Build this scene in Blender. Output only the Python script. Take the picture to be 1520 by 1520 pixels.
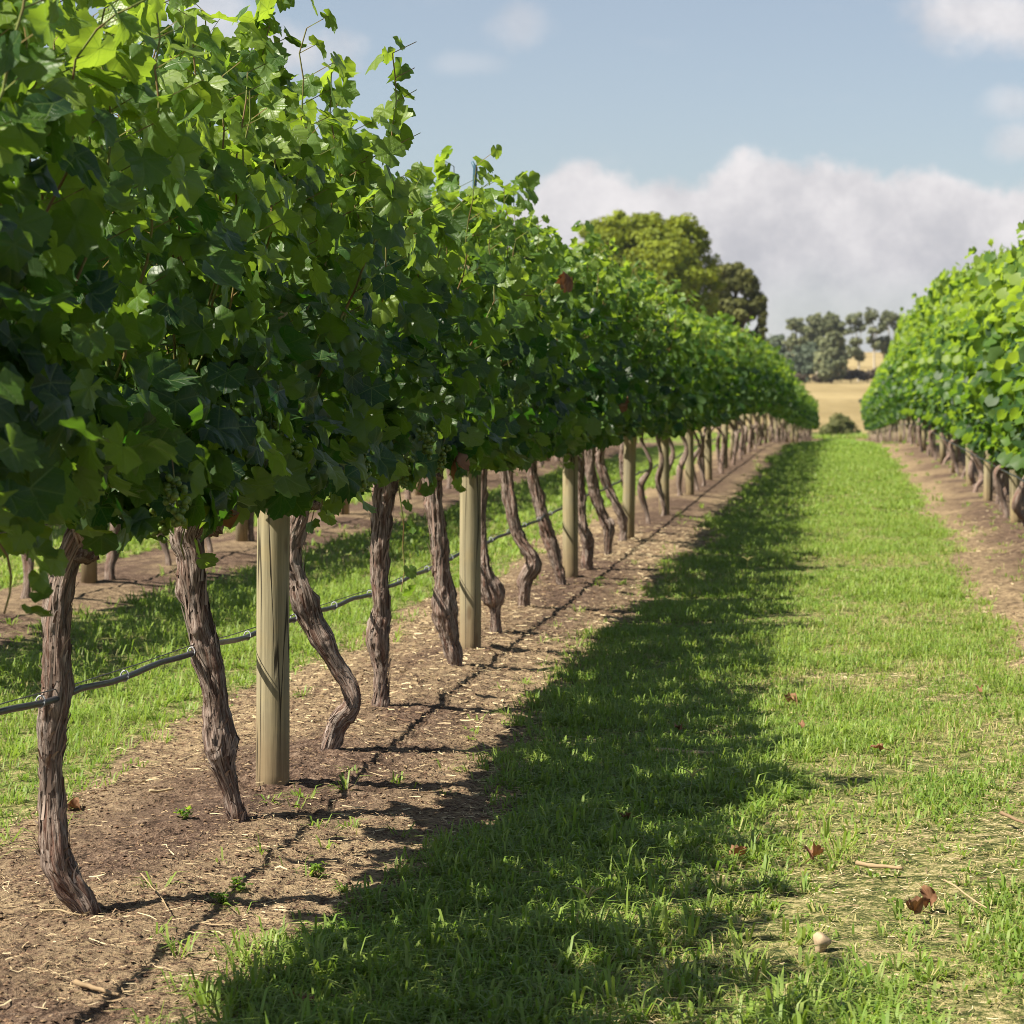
import bpy, math
import numpy as np
from mathutils import Vector

# ------------------------------------------------------------------ camera, sky, sun, exposure
for o in list(bpy.data.objects):
    bpy.data.objects.remove(o)
S = bpy.context.scene
COL = S.collection
CAM_H = 1.25
cam_d = bpy.data.cameras.new("camera")
cam = bpy.data.objects.new("camera", cam_d)
COL.objects.link(cam)
cam.location = (0, 0, CAM_H)
cam.rotation_euler = (math.radians(90), 0, 0)
cam_d.sensor_width = 36
cam_d.lens = 36 * 3600 / 1520
cam_d.shift_x = -490 / 1520
cam_d.shift_y = -190 / 1520
cam_d.clip_start = 0.1
cam_d.clip_end = 5000
cam_d.dof.use_dof = True
cam_d.dof.focus_distance = 6.8
cam_d.dof.aperture_fstop = 8.5
S.camera = cam

SUN_DIR = Vector((0.64, 0.38, -1.0)).normalized()
sun_d = bpy.data.lights.new("sun", 'SUN')
sun_d.energy = 5.0
sun_d.angle = math.radians(0.53)
sun_d.color = (1.0, 0.93, 0.80)
sun = bpy.data.objects.new("sun", sun_d)
COL.objects.link(sun)
sun.rotation_euler = SUN_DIR.to_track_quat('-Z', 'Y').to_euler()

W = bpy.data.worlds.new("World")
S.world = W
W.use_nodes = True
S.view_settings.view_transform = 'Standard'
S.view_settings.look = 'None'
S.view_settings.exposure = 1.2
S.view_settings.gamma = 1.0
S.cycles.filter_width = 0.9
S.cycles.max_bounces = 7
S.cycles.diffuse_bounces = 3
S.cycles.glossy_bounces = 2
S.cycles.transmission_bounces = 4
S.cycles.transparent_max_bounces = 4
S.cycles.caustics_reflective = False
S.cycles.caustics_refractive = False


class NT:
    """short-hand for building node trees"""
    def __init__(self, tree):
        self.t = tree
        tree.nodes.clear()

    def n(self, typ, **kw):
        nd = self.t.nodes.new(typ)
        for k, v in kw.items():
            setattr(nd, k, v)
        return nd

    def l(self, a, b):
        self.t.links.new(a, b)

    def val(self, x, sock):
        if isinstance(x, (int, float)):
            sock.default_value = x
        elif isinstance(x, (tuple, list)):
            sock.default_value = tuple(x) if len(sock.default_value) == len(x) else tuple(x) + (1,)
        else:
            self.l(x, sock)

    def m(self, op, a, b=None, c=None, clamp=False):
        nd = self.n('ShaderNodeMath', operation=op, use_clamp=clamp)
        self.val(a, nd.inputs[0])
        if b is not None:
            self.val(b, nd.inputs[1])
        if c is not None:
            self.val(c, nd.inputs[2])
        return nd.outputs[0]

    def mix(self, f, a, b):
        nd = self.n('ShaderNodeMix', data_type='RGBA')
        self.val(f, nd.inputs[0])
        self.val(a, nd.inputs[6])
        self.val(b, nd.inputs[7])
        return nd.outputs[2]

    def smooth(self, x, lo, hi, a=0.0, b=1.0):
        nd = self.n('ShaderNodeMapRange', interpolation_type='SMOOTHSTEP')
        self.val(x, nd.inputs[0])
        nd.inputs[1].default_value = lo
        nd.inputs[2].default_value = hi
        nd.inputs[3].default_value = a
        nd.inputs[4].default_value = b
        return nd.outputs[0]

    def noise(self, vec, scale, detail=3, rough=0.55, dist=0.0):
        nd = self.n('ShaderNodeTexNoise')
        if vec is not None:
            self.l(vec, nd.inputs['Vector'])
        nd.inputs['Scale'].default_value = scale
        nd.inputs['Detail'].default_value = detail
        nd.inputs['Roughness'].default_value = rough
        nd.inputs['Distortion'].default_value = dist
        return nd.outputs[0]

    def scale(self, vec, s):
        nd = self.n('ShaderNodeMapping')
        self.l(vec, nd.inputs[0])
        nd.inputs['Scale'].default_value = s
        return nd.outputs[0]

    def ramp(self, f, stops):
        nd = self.n('ShaderNodeValToRGB')
        e = nd.color_ramp.elements
        while len(e) < len(stops):
            e.new(0.5)
        for i, (p, c) in enumerate(stops):
            e[i].position = p
            e[i].color = (c, c, c, 1) if isinstance(c, (int, float)) else tuple(c) + (1,)
        self.val(f, nd.inputs[0])
        return nd.outputs[0]


def build_world():
    T = NT(W.node_tree)
    sky = T.n('ShaderNodeTexSky', sky_type='NISHITA')
    sky.sun_disc = False
    sky.sun_elevation = math.asin(-SUN_DIR.z)
    sky.sun_rotation = math.atan2(-SUN_DIR.x, -SUN_DIR.y)
    sky.air_density = 1.0
    sky.dust_density = 0.6
    sky.ozone_density = 3.5
    tc = T.n('ShaderNodeTexCoord')
    sep = T.n('ShaderNodeSeparateXYZ')
    T.l(tc.outputs['Generated'], sep.inputs[0])
    ay = T.m('MAXIMUM', T.m('ABSOLUTE', sep.outputs[1]), 0.12)
    u = T.m('DIVIDE', sep.outputs[0], ay)
    v = T.m('DIVIDE', sep.outputs[2], ay)
    cmb = T.n('ShaderNodeCombineXYZ')
    T.l(u, cmb.inputs[0]); T.l(v, cmb.inputs[1])
    uv = cmb.outputs[0]
    # cumulus bank: its top edge over the azimuth
    uu = T.m('DIVIDE', T.m('ADD', u, 0.4), 0.8)
    def pu(px): return ((px - 1250) / 3600 + 0.4) / 0.8
    def pv(y): return (570 - y) / 3600 * 4
    edge = T.ramp(uu, [(pu(500), pv(380)), (pu(720), pv(330)), (pu(800), pv(262)), (pu(870), pv(236)), (pu(960), pv(262)), (pu(1050), pv(258)),
                       (pu(1100), pv(220)), (pu(1180), pv(226)), (pu(1330), pv(246)), (pu(1500), pv(262)), (pu(1700), pv(300))])
    edge = T.m('MULTIPLY', edge, 0.25)
    n1 = T.noise(uv, 38, 6, 0.62)
    n2 = T.noise(uv, 11, 4, 0.55)
    d = T.m('SUBTRACT', edge, v)
    d = T.m('ADD', d, T.m('MULTIPLY', T.m('SUBTRACT', n1, 0.5), 0.030))
    top = T.smooth(d, -0.001, 0.008)
    low = T.smooth(T.m('ADD', v, T.m('MULTIPLY', T.m('SUBTRACT', n2, 0.5), 0.05)), 0.016, 0.052, 0.42, 1.0)
    bank = T.m('MULTIPLY', top, low)
    # small high clouds
    def puff(px, py, rx, ry, amt):
        du = T.m('DIVIDE', T.m('SUBTRACT', u, (px - 1250) / 3600), rx / 3600)
        dv = T.m('DIVIDE', T.m('SUBTRACT', v, (570 - py) / 3600), ry / 3600)
        r = T.m('SQRT', T.m('ADD', T.m('MULTIPLY', du, du), T.m('MULTIPLY', dv, dv)))
        r = T.m('ADD', r, T.m('MULTIPLY', T.m('SUBTRACT', n1, 0.5), 1.5))
        return T.m('MULTIPLY', T.smooth(r, 1.25, 0.25), amt)
    acc = bank
    for a in ((1475, 25, 150, 60, .9), (1505, 150, 55, 30, .45), (1530, 210, 60, 32, .55), (770, 35, 50, 40, .40), (400, 75, 130, 50, .75), (300, 30, 90, 70, .6), (690, 95, 60, 20, .22)):
        acc = T.m('MAXIMUM', acc, puff(*a))
    wisp = T.m('MULTIPLY', T.smooth(T.noise(T.scale(uv, (1, 2.5, 1)), 16, 5, .6), 0.55, 0.8), 0.16)
    acc = T.m('MAXIMUM', acc, wisp)
    body = T.smooth(T.noise(uv, 26, 6, 0.62), .3, .7)
    bright = T.smooth(d, 0.05, 0.0)
    shade = T.m('ADD', T.m('MULTIPLY', bright, 0.35), T.m('MULTIPLY', body, 0.65), clamp=True)
    cc = T.mix(shade, (0.60, 0.60, 0.645), (1.06, 1.015, 1.02))
    b1 = T.n('ShaderNodeBackground')
    hs = T.n('ShaderNodeHueSaturation')
    hs.inputs['Saturation'].default_value = SKY_SAT
    T.l(sky.outputs[0], hs.inputs['Color'])
    T.l(hs.outputs[0], b1.inputs[0])
    b1.inputs[1].default_value = SKY_STRENGTH
    b2 = T.n('ShaderNodeBackground')
    T.l(cc, b2.inputs[0])
    b2.inputs[1].default_value = 0.375
    ms = T.n('ShaderNodeMixShader')
    T.l(T.m('MULTIPLY', acc, T.smooth(sep.outputs[2], -0.02, 0.0)), ms.inputs[0])
    T.l(b1.outputs[0], ms.inputs[1]); T.l(b2.outputs[0], ms.inputs[2])
    out = T.n('ShaderNodeOutputWorld')
    T.l(ms.outputs[0], out.inputs[0])


SKY_STRENGTH = 0.05
SKY_SAT = 0.66
HAZE = 0.0001
build_world()

# ------------------------------------------------------------------ numpy helpers
rng = np.random.default_rng(11)


def _h(ix, iy, iz, seed):
    h = (ix.astype(np.int64) * 374761393 + iy.astype(np.int64) * 668265263 + iz.astype(np.int64) * 2147483647 + seed * 1274126177) & 0xFFFFFFFF
    h = ((h ^ (h >> 13)) * 1274126177) & 0xFFFFFFFF
    h = ((h ^ (h >> 16)) * 2246822519) & 0xFFFFFFFF
    return ((h ^ (h >> 15)) & 0xFFFFFF) / float(0xFFFFFF)


def vnoise(x, y, z=0.0, seed=0):
    x, y, z = np.broadcast_arrays(np.asarray(x, float), np.asarray(y, float), np.asarray(z, float))
    fx, fy, fz = np.floor(x), np.floor(y), np.floor(z)
    tx, ty, tz = x - fx, y - fy, z - fz
    tx, ty, tz = (t * t * (3 - 2 * t) for t in (tx, ty, tz))
    r = 0
    for i in (0, 1):
        for j in (0, 1):
            for k in (0, 1):
                w = (tx if i else 1 - tx) * (ty if j else 1 - ty) * (tz if k else 1 - tz)
                r = r + w * _h(fx + i, fy + j, fz + k, seed)
    return r


def fbm(x, y, z=0.0, seed=0, octv=4):
    a, s, r = 0.5, 1.0, 0.0
    for o in range(octv):
        r = r + a * vnoise(np.asarray(x) * s, np.asarray(y) * s, np.asarray(z) * s, seed + o)
        a *= 0.5; s *= 2.03
    return r / (1 - 0.5 ** octv)


def sstep(x, a, b):
    t = np.clip((np.asarray(x, float) - a) / (b - a), 0, 1)
    return t * t * (3 - 2 * t)


def nrm(v):
    return v / np.maximum(np.linalg.norm(v, axis=-1, keepdims=True), 1e-9)


class MB:
    """collects vertices and faces; builds them as ONE mesh"""
    def __init__(self):
        self.v, self.f, self.a, self.n = [], [], [], 0

    def add(self, v, faces, mi=0, a=None):
        v = np.asarray(v, float).reshape(-1, 3)
        if not isinstance(faces, list):
            faces = [faces]
        for f in faces:
            f = np.asarray(f, int)
            if len(f):
                self.f.append((f + self.n, mi))
        self.v.append(v)
        if a is None:
            a = np.zeros((len(v), 3))
        else:
            a = np.broadcast_to(np.asarray(a, float), (len(v), 3))
        self.a.append(a)
        self.n += len(v)

    def mesh(self, name, mats, smooth=True):
        me = bpy.data.meshes.new(name)
        V = np.concatenate(self.v); A = np.concatenate(self.a)
        me.vertices.add(len(V))
        me.vertices.foreach_set('co', V.astype(np.float32).ravel())
        loops = np.concatenate([f.ravel() for f, _ in self.f])
        sizes = np.concatenate([np.full(len(f), f.shape[1]) for f, _ in self.f])
        mi = np.concatenate([np.full(len(f), m) for f, m in self.f])
        me.loops.add(len(loops))
        me.loops.foreach_set('vertex_index', loops.astype(np.int32))
        me.polygons.add(len(sizes))
        me.polygons.foreach_set('loop_start', np.concatenate([[0], np.cumsum(sizes)[:-1]]).astype(np.int32))
        me.polygons.foreach_set('material_index', mi.astype(np.int32))
        me.polygons.foreach_set('use_smooth', np.full(len(sizes), smooth))
        at = me.attributes.new('lp', 'FLOAT_VECTOR', 'POINT')
        at.data.foreach_set('vector', A.astype(np.float32).ravel())
        for m in mats:
            me.materials.append(m)
        me.update(calc_edges=True)
        return me


def link(name, me, parent=None, loc=(0, 0, 0)):
    o = bpy.data.objects.new(name, me)
    COL.objects.link(o)
    o.location = loc
    if parent is not None:
        o.parent = parent
    return o


def tag(o, label=None, cat=None, group=None, kind=None):
    for k, v in (('label', label), ('category', cat), ('group', group), ('kind', kind)):
        if v:
            o[k] = v
    return o


def catmull(P, n):
    P = np.asarray(P, float)
    t = np.linspace(0, len(P) - 1, n)
    i = np.clip(t.astype(int), 0, len(P) - 2)
    f = (t - i)[:, None]
    g = lambda k: P[np.clip(k, 0, len(P) - 1)]
    p0, p1, p2, p3 = g(i - 1), g(i), g(i + 1), g(i + 2)
    return 0.5 * (2 * p1 + (p2 - p0) * f + (2 * p0 - 5 * p1 + 4 * p2 - p3) * f ** 2 + (3 * p1 - p0 - 3 * p2 + p3) * f ** 3)


def tube(path, rad, sides, disp=None, cap=True):
    """swept tube with parallel-transported frames; disp(s, ang) scales the radius"""
    P = np.asarray(path, float); n = len(P)
    T = nrm(np.gradient(P, axis=0))
    ref = np.array([1., 0, 0]) if abs(T[0][0]) < 0.8 else np.array([0, 1., 0])
    U = np.zeros((n, 3)); u = nrm(ref - T[0] * ref.dot(T[0])); U[0] = u
    for i in range(1, n):
        u = nrm(u - T[i] * u.dot(T[i])); U[i] = u
    Vv = np.cross(T, U)
    ang = np.linspace(0, 2 * np.pi, sides, endpoint=False)
    R = np.broadcast_to(np.asarray(rad, float), (n,))[:, None] * np.ones(sides)
    if disp is not None:
        s = np.concatenate([[0], np.cumsum(np.linalg.norm(np.diff(P, axis=0), axis=1))])
        R = R * disp(s[:, None], ang[None, :])
    V = P[:, None] + (np.cos(ang)[None, :, None] * U[:, None] + np.sin(ang)[None, :, None] * Vv[:, None]) * R[..., None]
    V = V.reshape(-1, 3)
    i = np.arange(n - 1)[:, None] * sides; j = np.arange(sides)[None]; k = (j + 1) % sides
    Q = np.stack([i + j, i + k, i + sides + k, i + sides + j], -1).reshape(-1, 4)
    F = [Q]
    if cap:
        V = np.concatenate([V, P[:1], P[-1:]])
        j = np.arange(sides); k = (j + 1) % sides
        F.append(np.stack([np.full(sides, n * sides), k, j], -1))
        F.append(np.stack([np.full(sides, n * sides + 1), (n - 1) * sides + j, (n - 1) * sides + k], -1))
    return V, F


# ------------------------------------------------------------------ materials
def mat(name):
    m = bpy.data.materials.new(name)
    m.use_nodes = True
    return m, NT(m.node_tree)


def attr(T, name='lp'):
    a = T.n('ShaderNodeAttribute', attribute_name=name)
    s = T.n('ShaderNodeSeparateXYZ')
    T.l(a.outputs['Vector'], s.inputs[0])
    return s.outputs


def principled(T, col, rough=0.7, spec=0.3, bump=None, bstr=0.4, bdist=0.01):
    p = T.n('ShaderNodeBsdfPrincipled')
    T.val(col, p.inputs['Base Color'])
    T.val(rough, p.inputs['Roughness'])
    T.val(spec, p.inputs['Specular IOR Level'])
    if bump is not None:
        b = T.n('ShaderNodeBump')
        b.inputs['Strength'].default_value = bstr
        b.inputs['Distance'].default_value = bdist
        T.l(bump, b.inputs['Height'])
        T.l(b.outputs[0], p.inputs['Normal'])
    return p


def finish(T, sh):
    o = T.n('ShaderNodeOutputMaterial')
    T.l(sh, o.inputs[0])


def leaf_material(name, stops, trans, tfac, pale=True, veins=True, rough=0.43, spec=0.42):
    m, T = mat(name)
    x, y, t = attr(T)[:3]
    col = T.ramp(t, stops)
    tcol = T.mix(t, trans[0], trans[1])
    bump = None
    if veins:
        ax = T.m('ABSOLUTE', x)
        r = T.m('SQRT', T.m('ADD', T.m('MULTIPLY', x, x), T.m('MULTIPLY', y, y)))
        a = T.m('ARCTAN2', ax, y)
        d = None
        for k in (0.0, 0.93, 1.95):
            dk = T.m('MULTIPLY', r, T.m('ABSOLUTE', T.m('SUBTRACT', a, k)))
            d = dk if d is None else T.m('MINIMUM', d, dk)
        side = T.m('ABSOLUTE', T.m('SUBTRACT', T.m('FRACT', T.m('MULTIPLY', T.m('SUBTRACT', r, T.m('MULTIPLY', d, 0.8)), 6.0)), 0.5))
        v2 = T.m('MULTIPLY', T.smooth(side, 0.10, 0.02), T.smooth(d, 0.4, 0.1))
        vm = T.m('MAXIMUM', T.smooth(d, 0.03, 0.008), T.m('MULTIPLY', v2, 0.4))
        col = T.mix(T.m('MULTIPLY', vm, 0.55), col, (0.14, 0.21, 0.05))
        tcol = T.mix(T.m('MULTIPLY', vm, 0.4), tcol, (0.10, 0.20, 0.02))
        bump = T.m('SUBTRACT', T.m('MULTIPLY', T.smooth(d, 0.0, 0.14), 0.8), T.m('MULTIPLY', v2, .5))
    g = T.n('ShaderNodeNewGeometry')
    if pale:
        col = T.mix(T.m('MULTIPLY', g.outputs['Backfacing'], 0.5), col, (0.10, 0.16, 0.065))
    p = principled(T, col, rough, spec, bump, 0.5, 0.004)
    tr = T.n('ShaderNodeBsdfTranslucent')
    T.val(tcol, tr.inputs[0])
    mx = T.n('ShaderNodeMixShader')
    mx.inputs[0].default_value = tfac
    T.l(p.outputs[0], mx.inputs[1]); T.l(tr.outputs[0], mx.inputs[2])
    finish(T, mx.outputs[0])
    return m


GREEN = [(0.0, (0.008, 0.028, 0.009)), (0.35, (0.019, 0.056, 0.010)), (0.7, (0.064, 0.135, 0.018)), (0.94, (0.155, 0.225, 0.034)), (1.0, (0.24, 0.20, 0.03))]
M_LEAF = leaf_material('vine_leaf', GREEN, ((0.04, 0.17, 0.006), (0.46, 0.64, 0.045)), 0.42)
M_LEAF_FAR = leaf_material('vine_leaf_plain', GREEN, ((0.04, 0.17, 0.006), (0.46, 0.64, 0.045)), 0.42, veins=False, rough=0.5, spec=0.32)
M_DEAD = leaf_material('withered_leaf', [(0, (0.13, 0.060, 0.032)), (1, (0.28, 0.16, 0.09))], ((0.2, 0.07, 0.02), (0.3, 0.13, 0.04)), 0.15, pale=False, veins=False, rough=0.8, spec=0.1)


def cane_mat():
    m, T = mat('green_cane')
    tc = T.n('ShaderNodeTexCoord').outputs['Object']
    n = T.noise(T.scale(tc, (6, 6, 3)), 3, 3)
    finish(T, principled(T, T.mix(T.smooth(n, .4, .62), (0.16, 0.10, 0.04), (0.16, 0.20, 0.05)), .5, .3).outputs[0])
    return m


def bark_mat():
    m, T = mat('grapevine_bark')
    s = attr(T)  # along, around, random
    c = T.n('ShaderNodeCombineXYZ')
    T.l(T.m('MULTIPLY', s[0], 9.0), c.inputs[0])
    T.l(T.m('MULTIPLY', T.m('SINE', s[1]), 2.6), c.inputs[1])
    T.l(T.m('MULTIPLY', T.m('COSINE', s[1]), 2.6), c.inputs[2])
    n1 = T.noise(c.outputs[0], 1.0, 4, 0.6)
    c2 = T.n('ShaderNodeCombineXYZ')
    T.l(T.m('MULTIPLY', s[0], 16.0), c2.inputs[0])
    T.l(T.m('MULTIPLY', T.m('SINE', s[1]), 10.), c2.inputs[1])
    T.l(T.m('MULTIPLY', T.m('COSINE', s[1]), 10.), c2.inputs[2])
    n2 = T.noise(c2.outputs[0], 1.2, 5, 0.65)
    col = T.ramp(n2, [(0.34, (0.035, 0.022, 0.016)), (0.43, (0.125, 0.085, 0.066)), (0.52, (0.26, 0.195, 0.158)), (0.68, (0.48, 0.395, 0.34))])
    col = T.mix(T.m('MULTIPLY', T.smooth(n1, .50, .66), .55), col, (0.17, 0.075, 0.05))
    col = T.mix(T.m('MULTIPLY', T.smooth(n1, .46, .34), .4), col, (0.30, 0.27, 0.24))
    finish(T, principled(T, col, .88, .15, n2, .9, .012).outputs[0])
    return m


def post_mat(name, tint):
    m, T = mat(name)
    tc = T.n('ShaderNodeTexCoord').outputs['Object']
    oi = T.n('ShaderNodeObjectInfo').outputs['Random']
    ad = T.n('ShaderNodeVectorMath', operation='ADD')
    T.l(tc, ad.inputs[0])
    cx = T.n('ShaderNodeCombineXYZ'); T.l(T.m('MULTIPLY', oi, 9.0), cx.inputs[2]); T.l(T.m('MULTIPLY', oi, 3.0), cx.inputs[0])
    T.l(cx.outputs[0], ad.inputs[1])
    v = ad.outputs[0]
    g = T.noise(T.scale(v, (70, 70, 2.2)), 1, 5, .6)
    cr = T.noise(T.scale(v, (16, 16, .55)), 1, 2, .4, .4)
    crack = T.smooth(T.m('ABSOLUTE', T.m('SUBTRACT', cr, .5)), .014, .003)
    blot = T.noise(v, 5, 4, .6)
    col = T.mix(T.smooth(g, .35, .68), tuple(c * .62 for c in tint), tint)
    col = T.mix(T.m('MULTIPLY', T.smooth(blot, .45, .7), .5), col, (tint[0] * 1.05, tint[1] * .92, tint[2] * .72))
    sp = T.n('ShaderNodeSeparateXYZ'); T.l(tc, sp.inputs[0])
    foot = T.smooth(T.m('ADD', sp.outputs[2], T.m('MULTIPLY', T.m('SUBTRACT', blot, .5), .55)), .34, .02)
    col = T.mix(T.m('MULTIPLY', foot, .6), col, (0.20, 0.13, 0.07))
    vo = T.n('ShaderNodeTexVoronoi'); T.l(T.scale(v, (9, 9, 3.2)), vo.inputs['Vector']); vo.inputs['Scale'].default_value = 1
    knot = T.smooth(vo.outputs['Distance'], .16, .07)
    col = T.mix(T.m('MULTIPLY', knot, .65), col, (0.13, 0.085, 0.045))
    stain = T.smooth(T.noise(T.scale(v, (14, 14, 1.1)), 1, 3, .5), .55, .75)
    col = T.mix(T.m('MULTIPLY', stain, .35), col, (0.20, 0.19, 0.15))
    col = T.mix(T.m('MULTIPLY', crack, .9), col, (0.03, 0.024, 0.016))
    h = T.m('SUBTRACT', T.m('MULTIPLY', g, .5), crack)
    finish(T, principled(T, col, .85, .15, h, .6, .006).outputs[0])
    return m


def plain_mat(name, col, rough, spec=.3, metal=0.0, nscale=30, var=.35):
    m, T = mat(name)
    tc = T.n('ShaderNodeTexCoord').outputs['Object']
    n = T.noise(tc, nscale, 4, .6)
    p = principled(T, T.mix(n, tuple(c * (1 - var) for c in col), tuple(min(1, c * (1 + var)) for c in col)), rough, spec, n, .25, .003)
    p.inputs['Metallic'].default_value = metal
    finish(T, p.outputs[0])
    return m


def ground_mat():
    m, T = mat('vineyard_soil_and_turf')
    a = attr(T)   # x soil mask, y straw, z field dryness
    tc = T.n('ShaderNodeTexCoord').outputs['Object']
    fine = T.noise(tc, 95, 4, .7)
    mid = T.noise(tc, 14, 5, .65)
    big = T.noise(tc, 1.6, 4, .6)
    lit = T.noise(T.scale(tc, (60, 160, 60)), 1, 3, .6, .6)
    soil = T.ramp(T.m('ADD', T.m('MULTIPLY', fine, .55), T.m('MULTIPLY', mid, .45)),
                  [(.39, (0.022, 0.014, 0.010)), (.48, (0.092, 0.058, 0.041)), (.56, (0.185, 0.126, 0.088)), (.68, (0.37, 0.28, 0.20))])
    soil = T.mix(T.m('MULTIPLY', T.smooth(big, .48, .64), .6), soil, (0.085, 0.056, 0.042))
    sm = T.m('MULTIPLY', a[1], T.smooth(T.m('ADD', T.m('MULTIPLY', lit, .6), T.m('MULTIPLY', mid, .4)), .38, .58))
    soil = T.mix(sm, soil, (0.35, 0.26, 0.15))
    turf = T.ramp(T.m('ADD', T.m('MULTIPLY', fine, .5), T.m('MULTIPLY', mid, .5)),
                  [(.40, (0.03, 0.04, 0.012)), (.49, (0.12, 0.13, 0.04)), (.55, (0.34, 0.29, 0.13)), (.66, (0.52, 0.44, 0.24))])
    far_turf = T.mix(mid, (0.08, 0.15, 0.014), (0.17, 0.24, 0.035))
    p0 = T.n('ShaderNodeSeparateXYZ'); T.l(tc, p0.inputs[0])
    turf = T.mix(T.smooth(p0.outputs[1], 24, 55), turf, far_turf)
    e = T.m('ADD', a[0], T.m('MULTIPLY', T.m('SUBTRACT', mid, .5), .7))
    col = T.mix(T.smooth(e, .38, .62), turf, soil)
    fn = T.noise(T.scale(tc, (.02, .006, 1)), 1, 6, .65)
    fn2 = T.noise(T.scale(tc, (.35, .12, 1)), 1, 5, .7)
    field = T.mix(T.smooth(T.m('ADD', T.m('MULTIPLY', fn, .6), T.m('MULTIPLY', fn2, .4)), .38, .64), (0.20, 0.152, 0.068), (0.31, 0.242, 0.118))
    col = T.mix(a[2], col, field)
    h = T.m('ADD', T.m('MULTIPLY', fine, .6), mid)
    finish(T, principled(T, col, .93, .1, h, .9, .03).outputs[0])
    return m


def blade_mat():
    m, T = mat('grass_blade')
    a = attr(T)   # along, dryness, random
    c = T.mix(a[2], (0.062, 0.152, 0.014), (0.215, 0.325, 0.048))
    c = T.mix(T.m('MULTIPLY', T.smooth(a[0], .0, .5, 1, 0), .5), c, (0.20, 0.22, 0.07))
    c = T.mix(a[1], c, (0.50, 0.41, 0.19))
    p = principled(T, c, .5, .3)
    tr = T.n('ShaderNodeBsdfTranslucent')
    T.l(T.mix(a[1], T.mix(a[2], (.18, .38, .02), (.39, .54, .06)), (0.45, 0.36, 0.15)), tr.inputs[0])
    mx = T.n('ShaderNodeMixShader'); mx.inputs[0].default_value = .36
    T.l(p.outputs[0], mx.inputs[1]); T.l(tr.outputs[0], mx.inputs[2])
    finish(T, mx.outputs[0])
    return m


def crown_mat(name, dark, light, trans):
    m, T = mat(name)
    a = attr(T)
    tc = T.n('ShaderNodeTexCoord').outputs['Object']
    n = T.noise(tc, .8, 3, .6)
    c = T.mix(T.m('ADD', T.m('MULTIPLY', a[2], .65), T.m('MULTIPLY', T.smooth(n, .35, .65), .35)), dark, light)
    p = principled(T, c, .6, .2)
    tr = T.n('ShaderNodeBsdfTranslucent'); T.val(trans, tr.inputs[0])
    mx = T.n('ShaderNodeMixShader'); mx.inputs[0].default_value = .22
    T.l(p.outputs[0], mx.inputs[1]); T.l(tr.outputs[0], mx.inputs[2])
    finish(T, mx.outputs[0])
    return m


def straw_mat():
    m, T = mat('straw_and_chips')
    a = attr(T)
    finish(T, principled(T, T.ramp(a[2], [(0, (0.04, 0.026, 0.018)), (.35, (0.15, 0.09, 0.055)), (.6, (0.34, 0.25, 0.14)), (1, (0.60, 0.49, 0.30))]), .8, .2).outputs[0])
    return m


M_CANE, M_BARK, M_GROUND, M_BLADE, M_STRAW = cane_mat(), bark_mat(), ground_mat(), blade_mat(), straw_mat()
M_POST = post_mat('treated_pine', (0.33, 0.285, 0.175))
M_HOSE = plain_mat('black_polythene', (0.028, 0.030, 0.036), .38, .5)
M_CLIP = plain_mat('grey_clip', (0.30, 0.31, 0.33), .4, .5)
M_WIRE = plain_mat('galvanised_wire', (0.16, 0.16, 0.165), .45, .5, .6)
M_STEEL = plain_mat('painted_steel', (0.03, 0.085, 0.12), .5, .4)
M_GRAPE = leaf_material('unripe_grape', [(0, (0.10, 0.17, 0.03)), (1, (0.20, 0.27, 0.06))], ((.25, .4, .05), (.35, .5, .08)), .25, veins=False, rough=.35)
M_CYP = crown_mat('cypress_foliage', (0.06, 0.09, 0.010), (0.28, 0.33, 0.024), (.44, .46, .02))
M_CYP2 = crown_mat('olive_foliage', (0.05, 0.065, 0.018), (0.22, 0.22, 0.06), (.16, .16, .03))
M_GUM = crown_mat('gum_foliage', (0.08, 0.10, 0.055), (0.24, 0.25, 0.12), (.2, .24, .09))
M_GUMD = crown_mat('dark_gum_foliage', (0.05, 0.075, 0.055), (0.14, 0.17, 0.10), (.14, .18, .08))
M_BUSH = crown_mat('bush_foliage', (0.06, 0.075, 0.025), (0.26, 0.26, 0.10), (.26, .28, .08))
M_DRYBUSH = crown_mat('dry_scrub', (0.045, 0.036, 0.028), (0.16, 0.125, 0.085), (.12, .1, .06))
M_GUMBARK = plain_mat('pale_gum_bark', (0.50, 0.45, 0.37), .8, .1, 0, 3, .4)
M_DARKBARK = plain_mat('dark_tree_bark', (0.10, 0.075, 0.055), .9, .1, 0, 3, .4)

# ------------------------------------------------------------------ terrain
ROWX = {'a': -1.78, 'b': -4.75, 'c': -7.75, 'r': 1.57}
KY = [-60, 40, 50, 60, 80, 110, 142, 160, 175, 200, 400, 440, 470, 560, 620, 690, 900, 2500]
KZ = [0, 0, -.02, -.2, -.7, -1.4, -2.0, -2.2, -2.15, -1.75, 1.5, 2.0, 2.7, 7.2, 9.2, 9.6, 8, -10]


def base_z(y):
    y = np.asarray(y, float)
    return (np.interp(y - 3, KY, KZ) + np.interp(y, KY, KZ) + np.interp(y + 3, KY, KZ)) / 3


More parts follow.
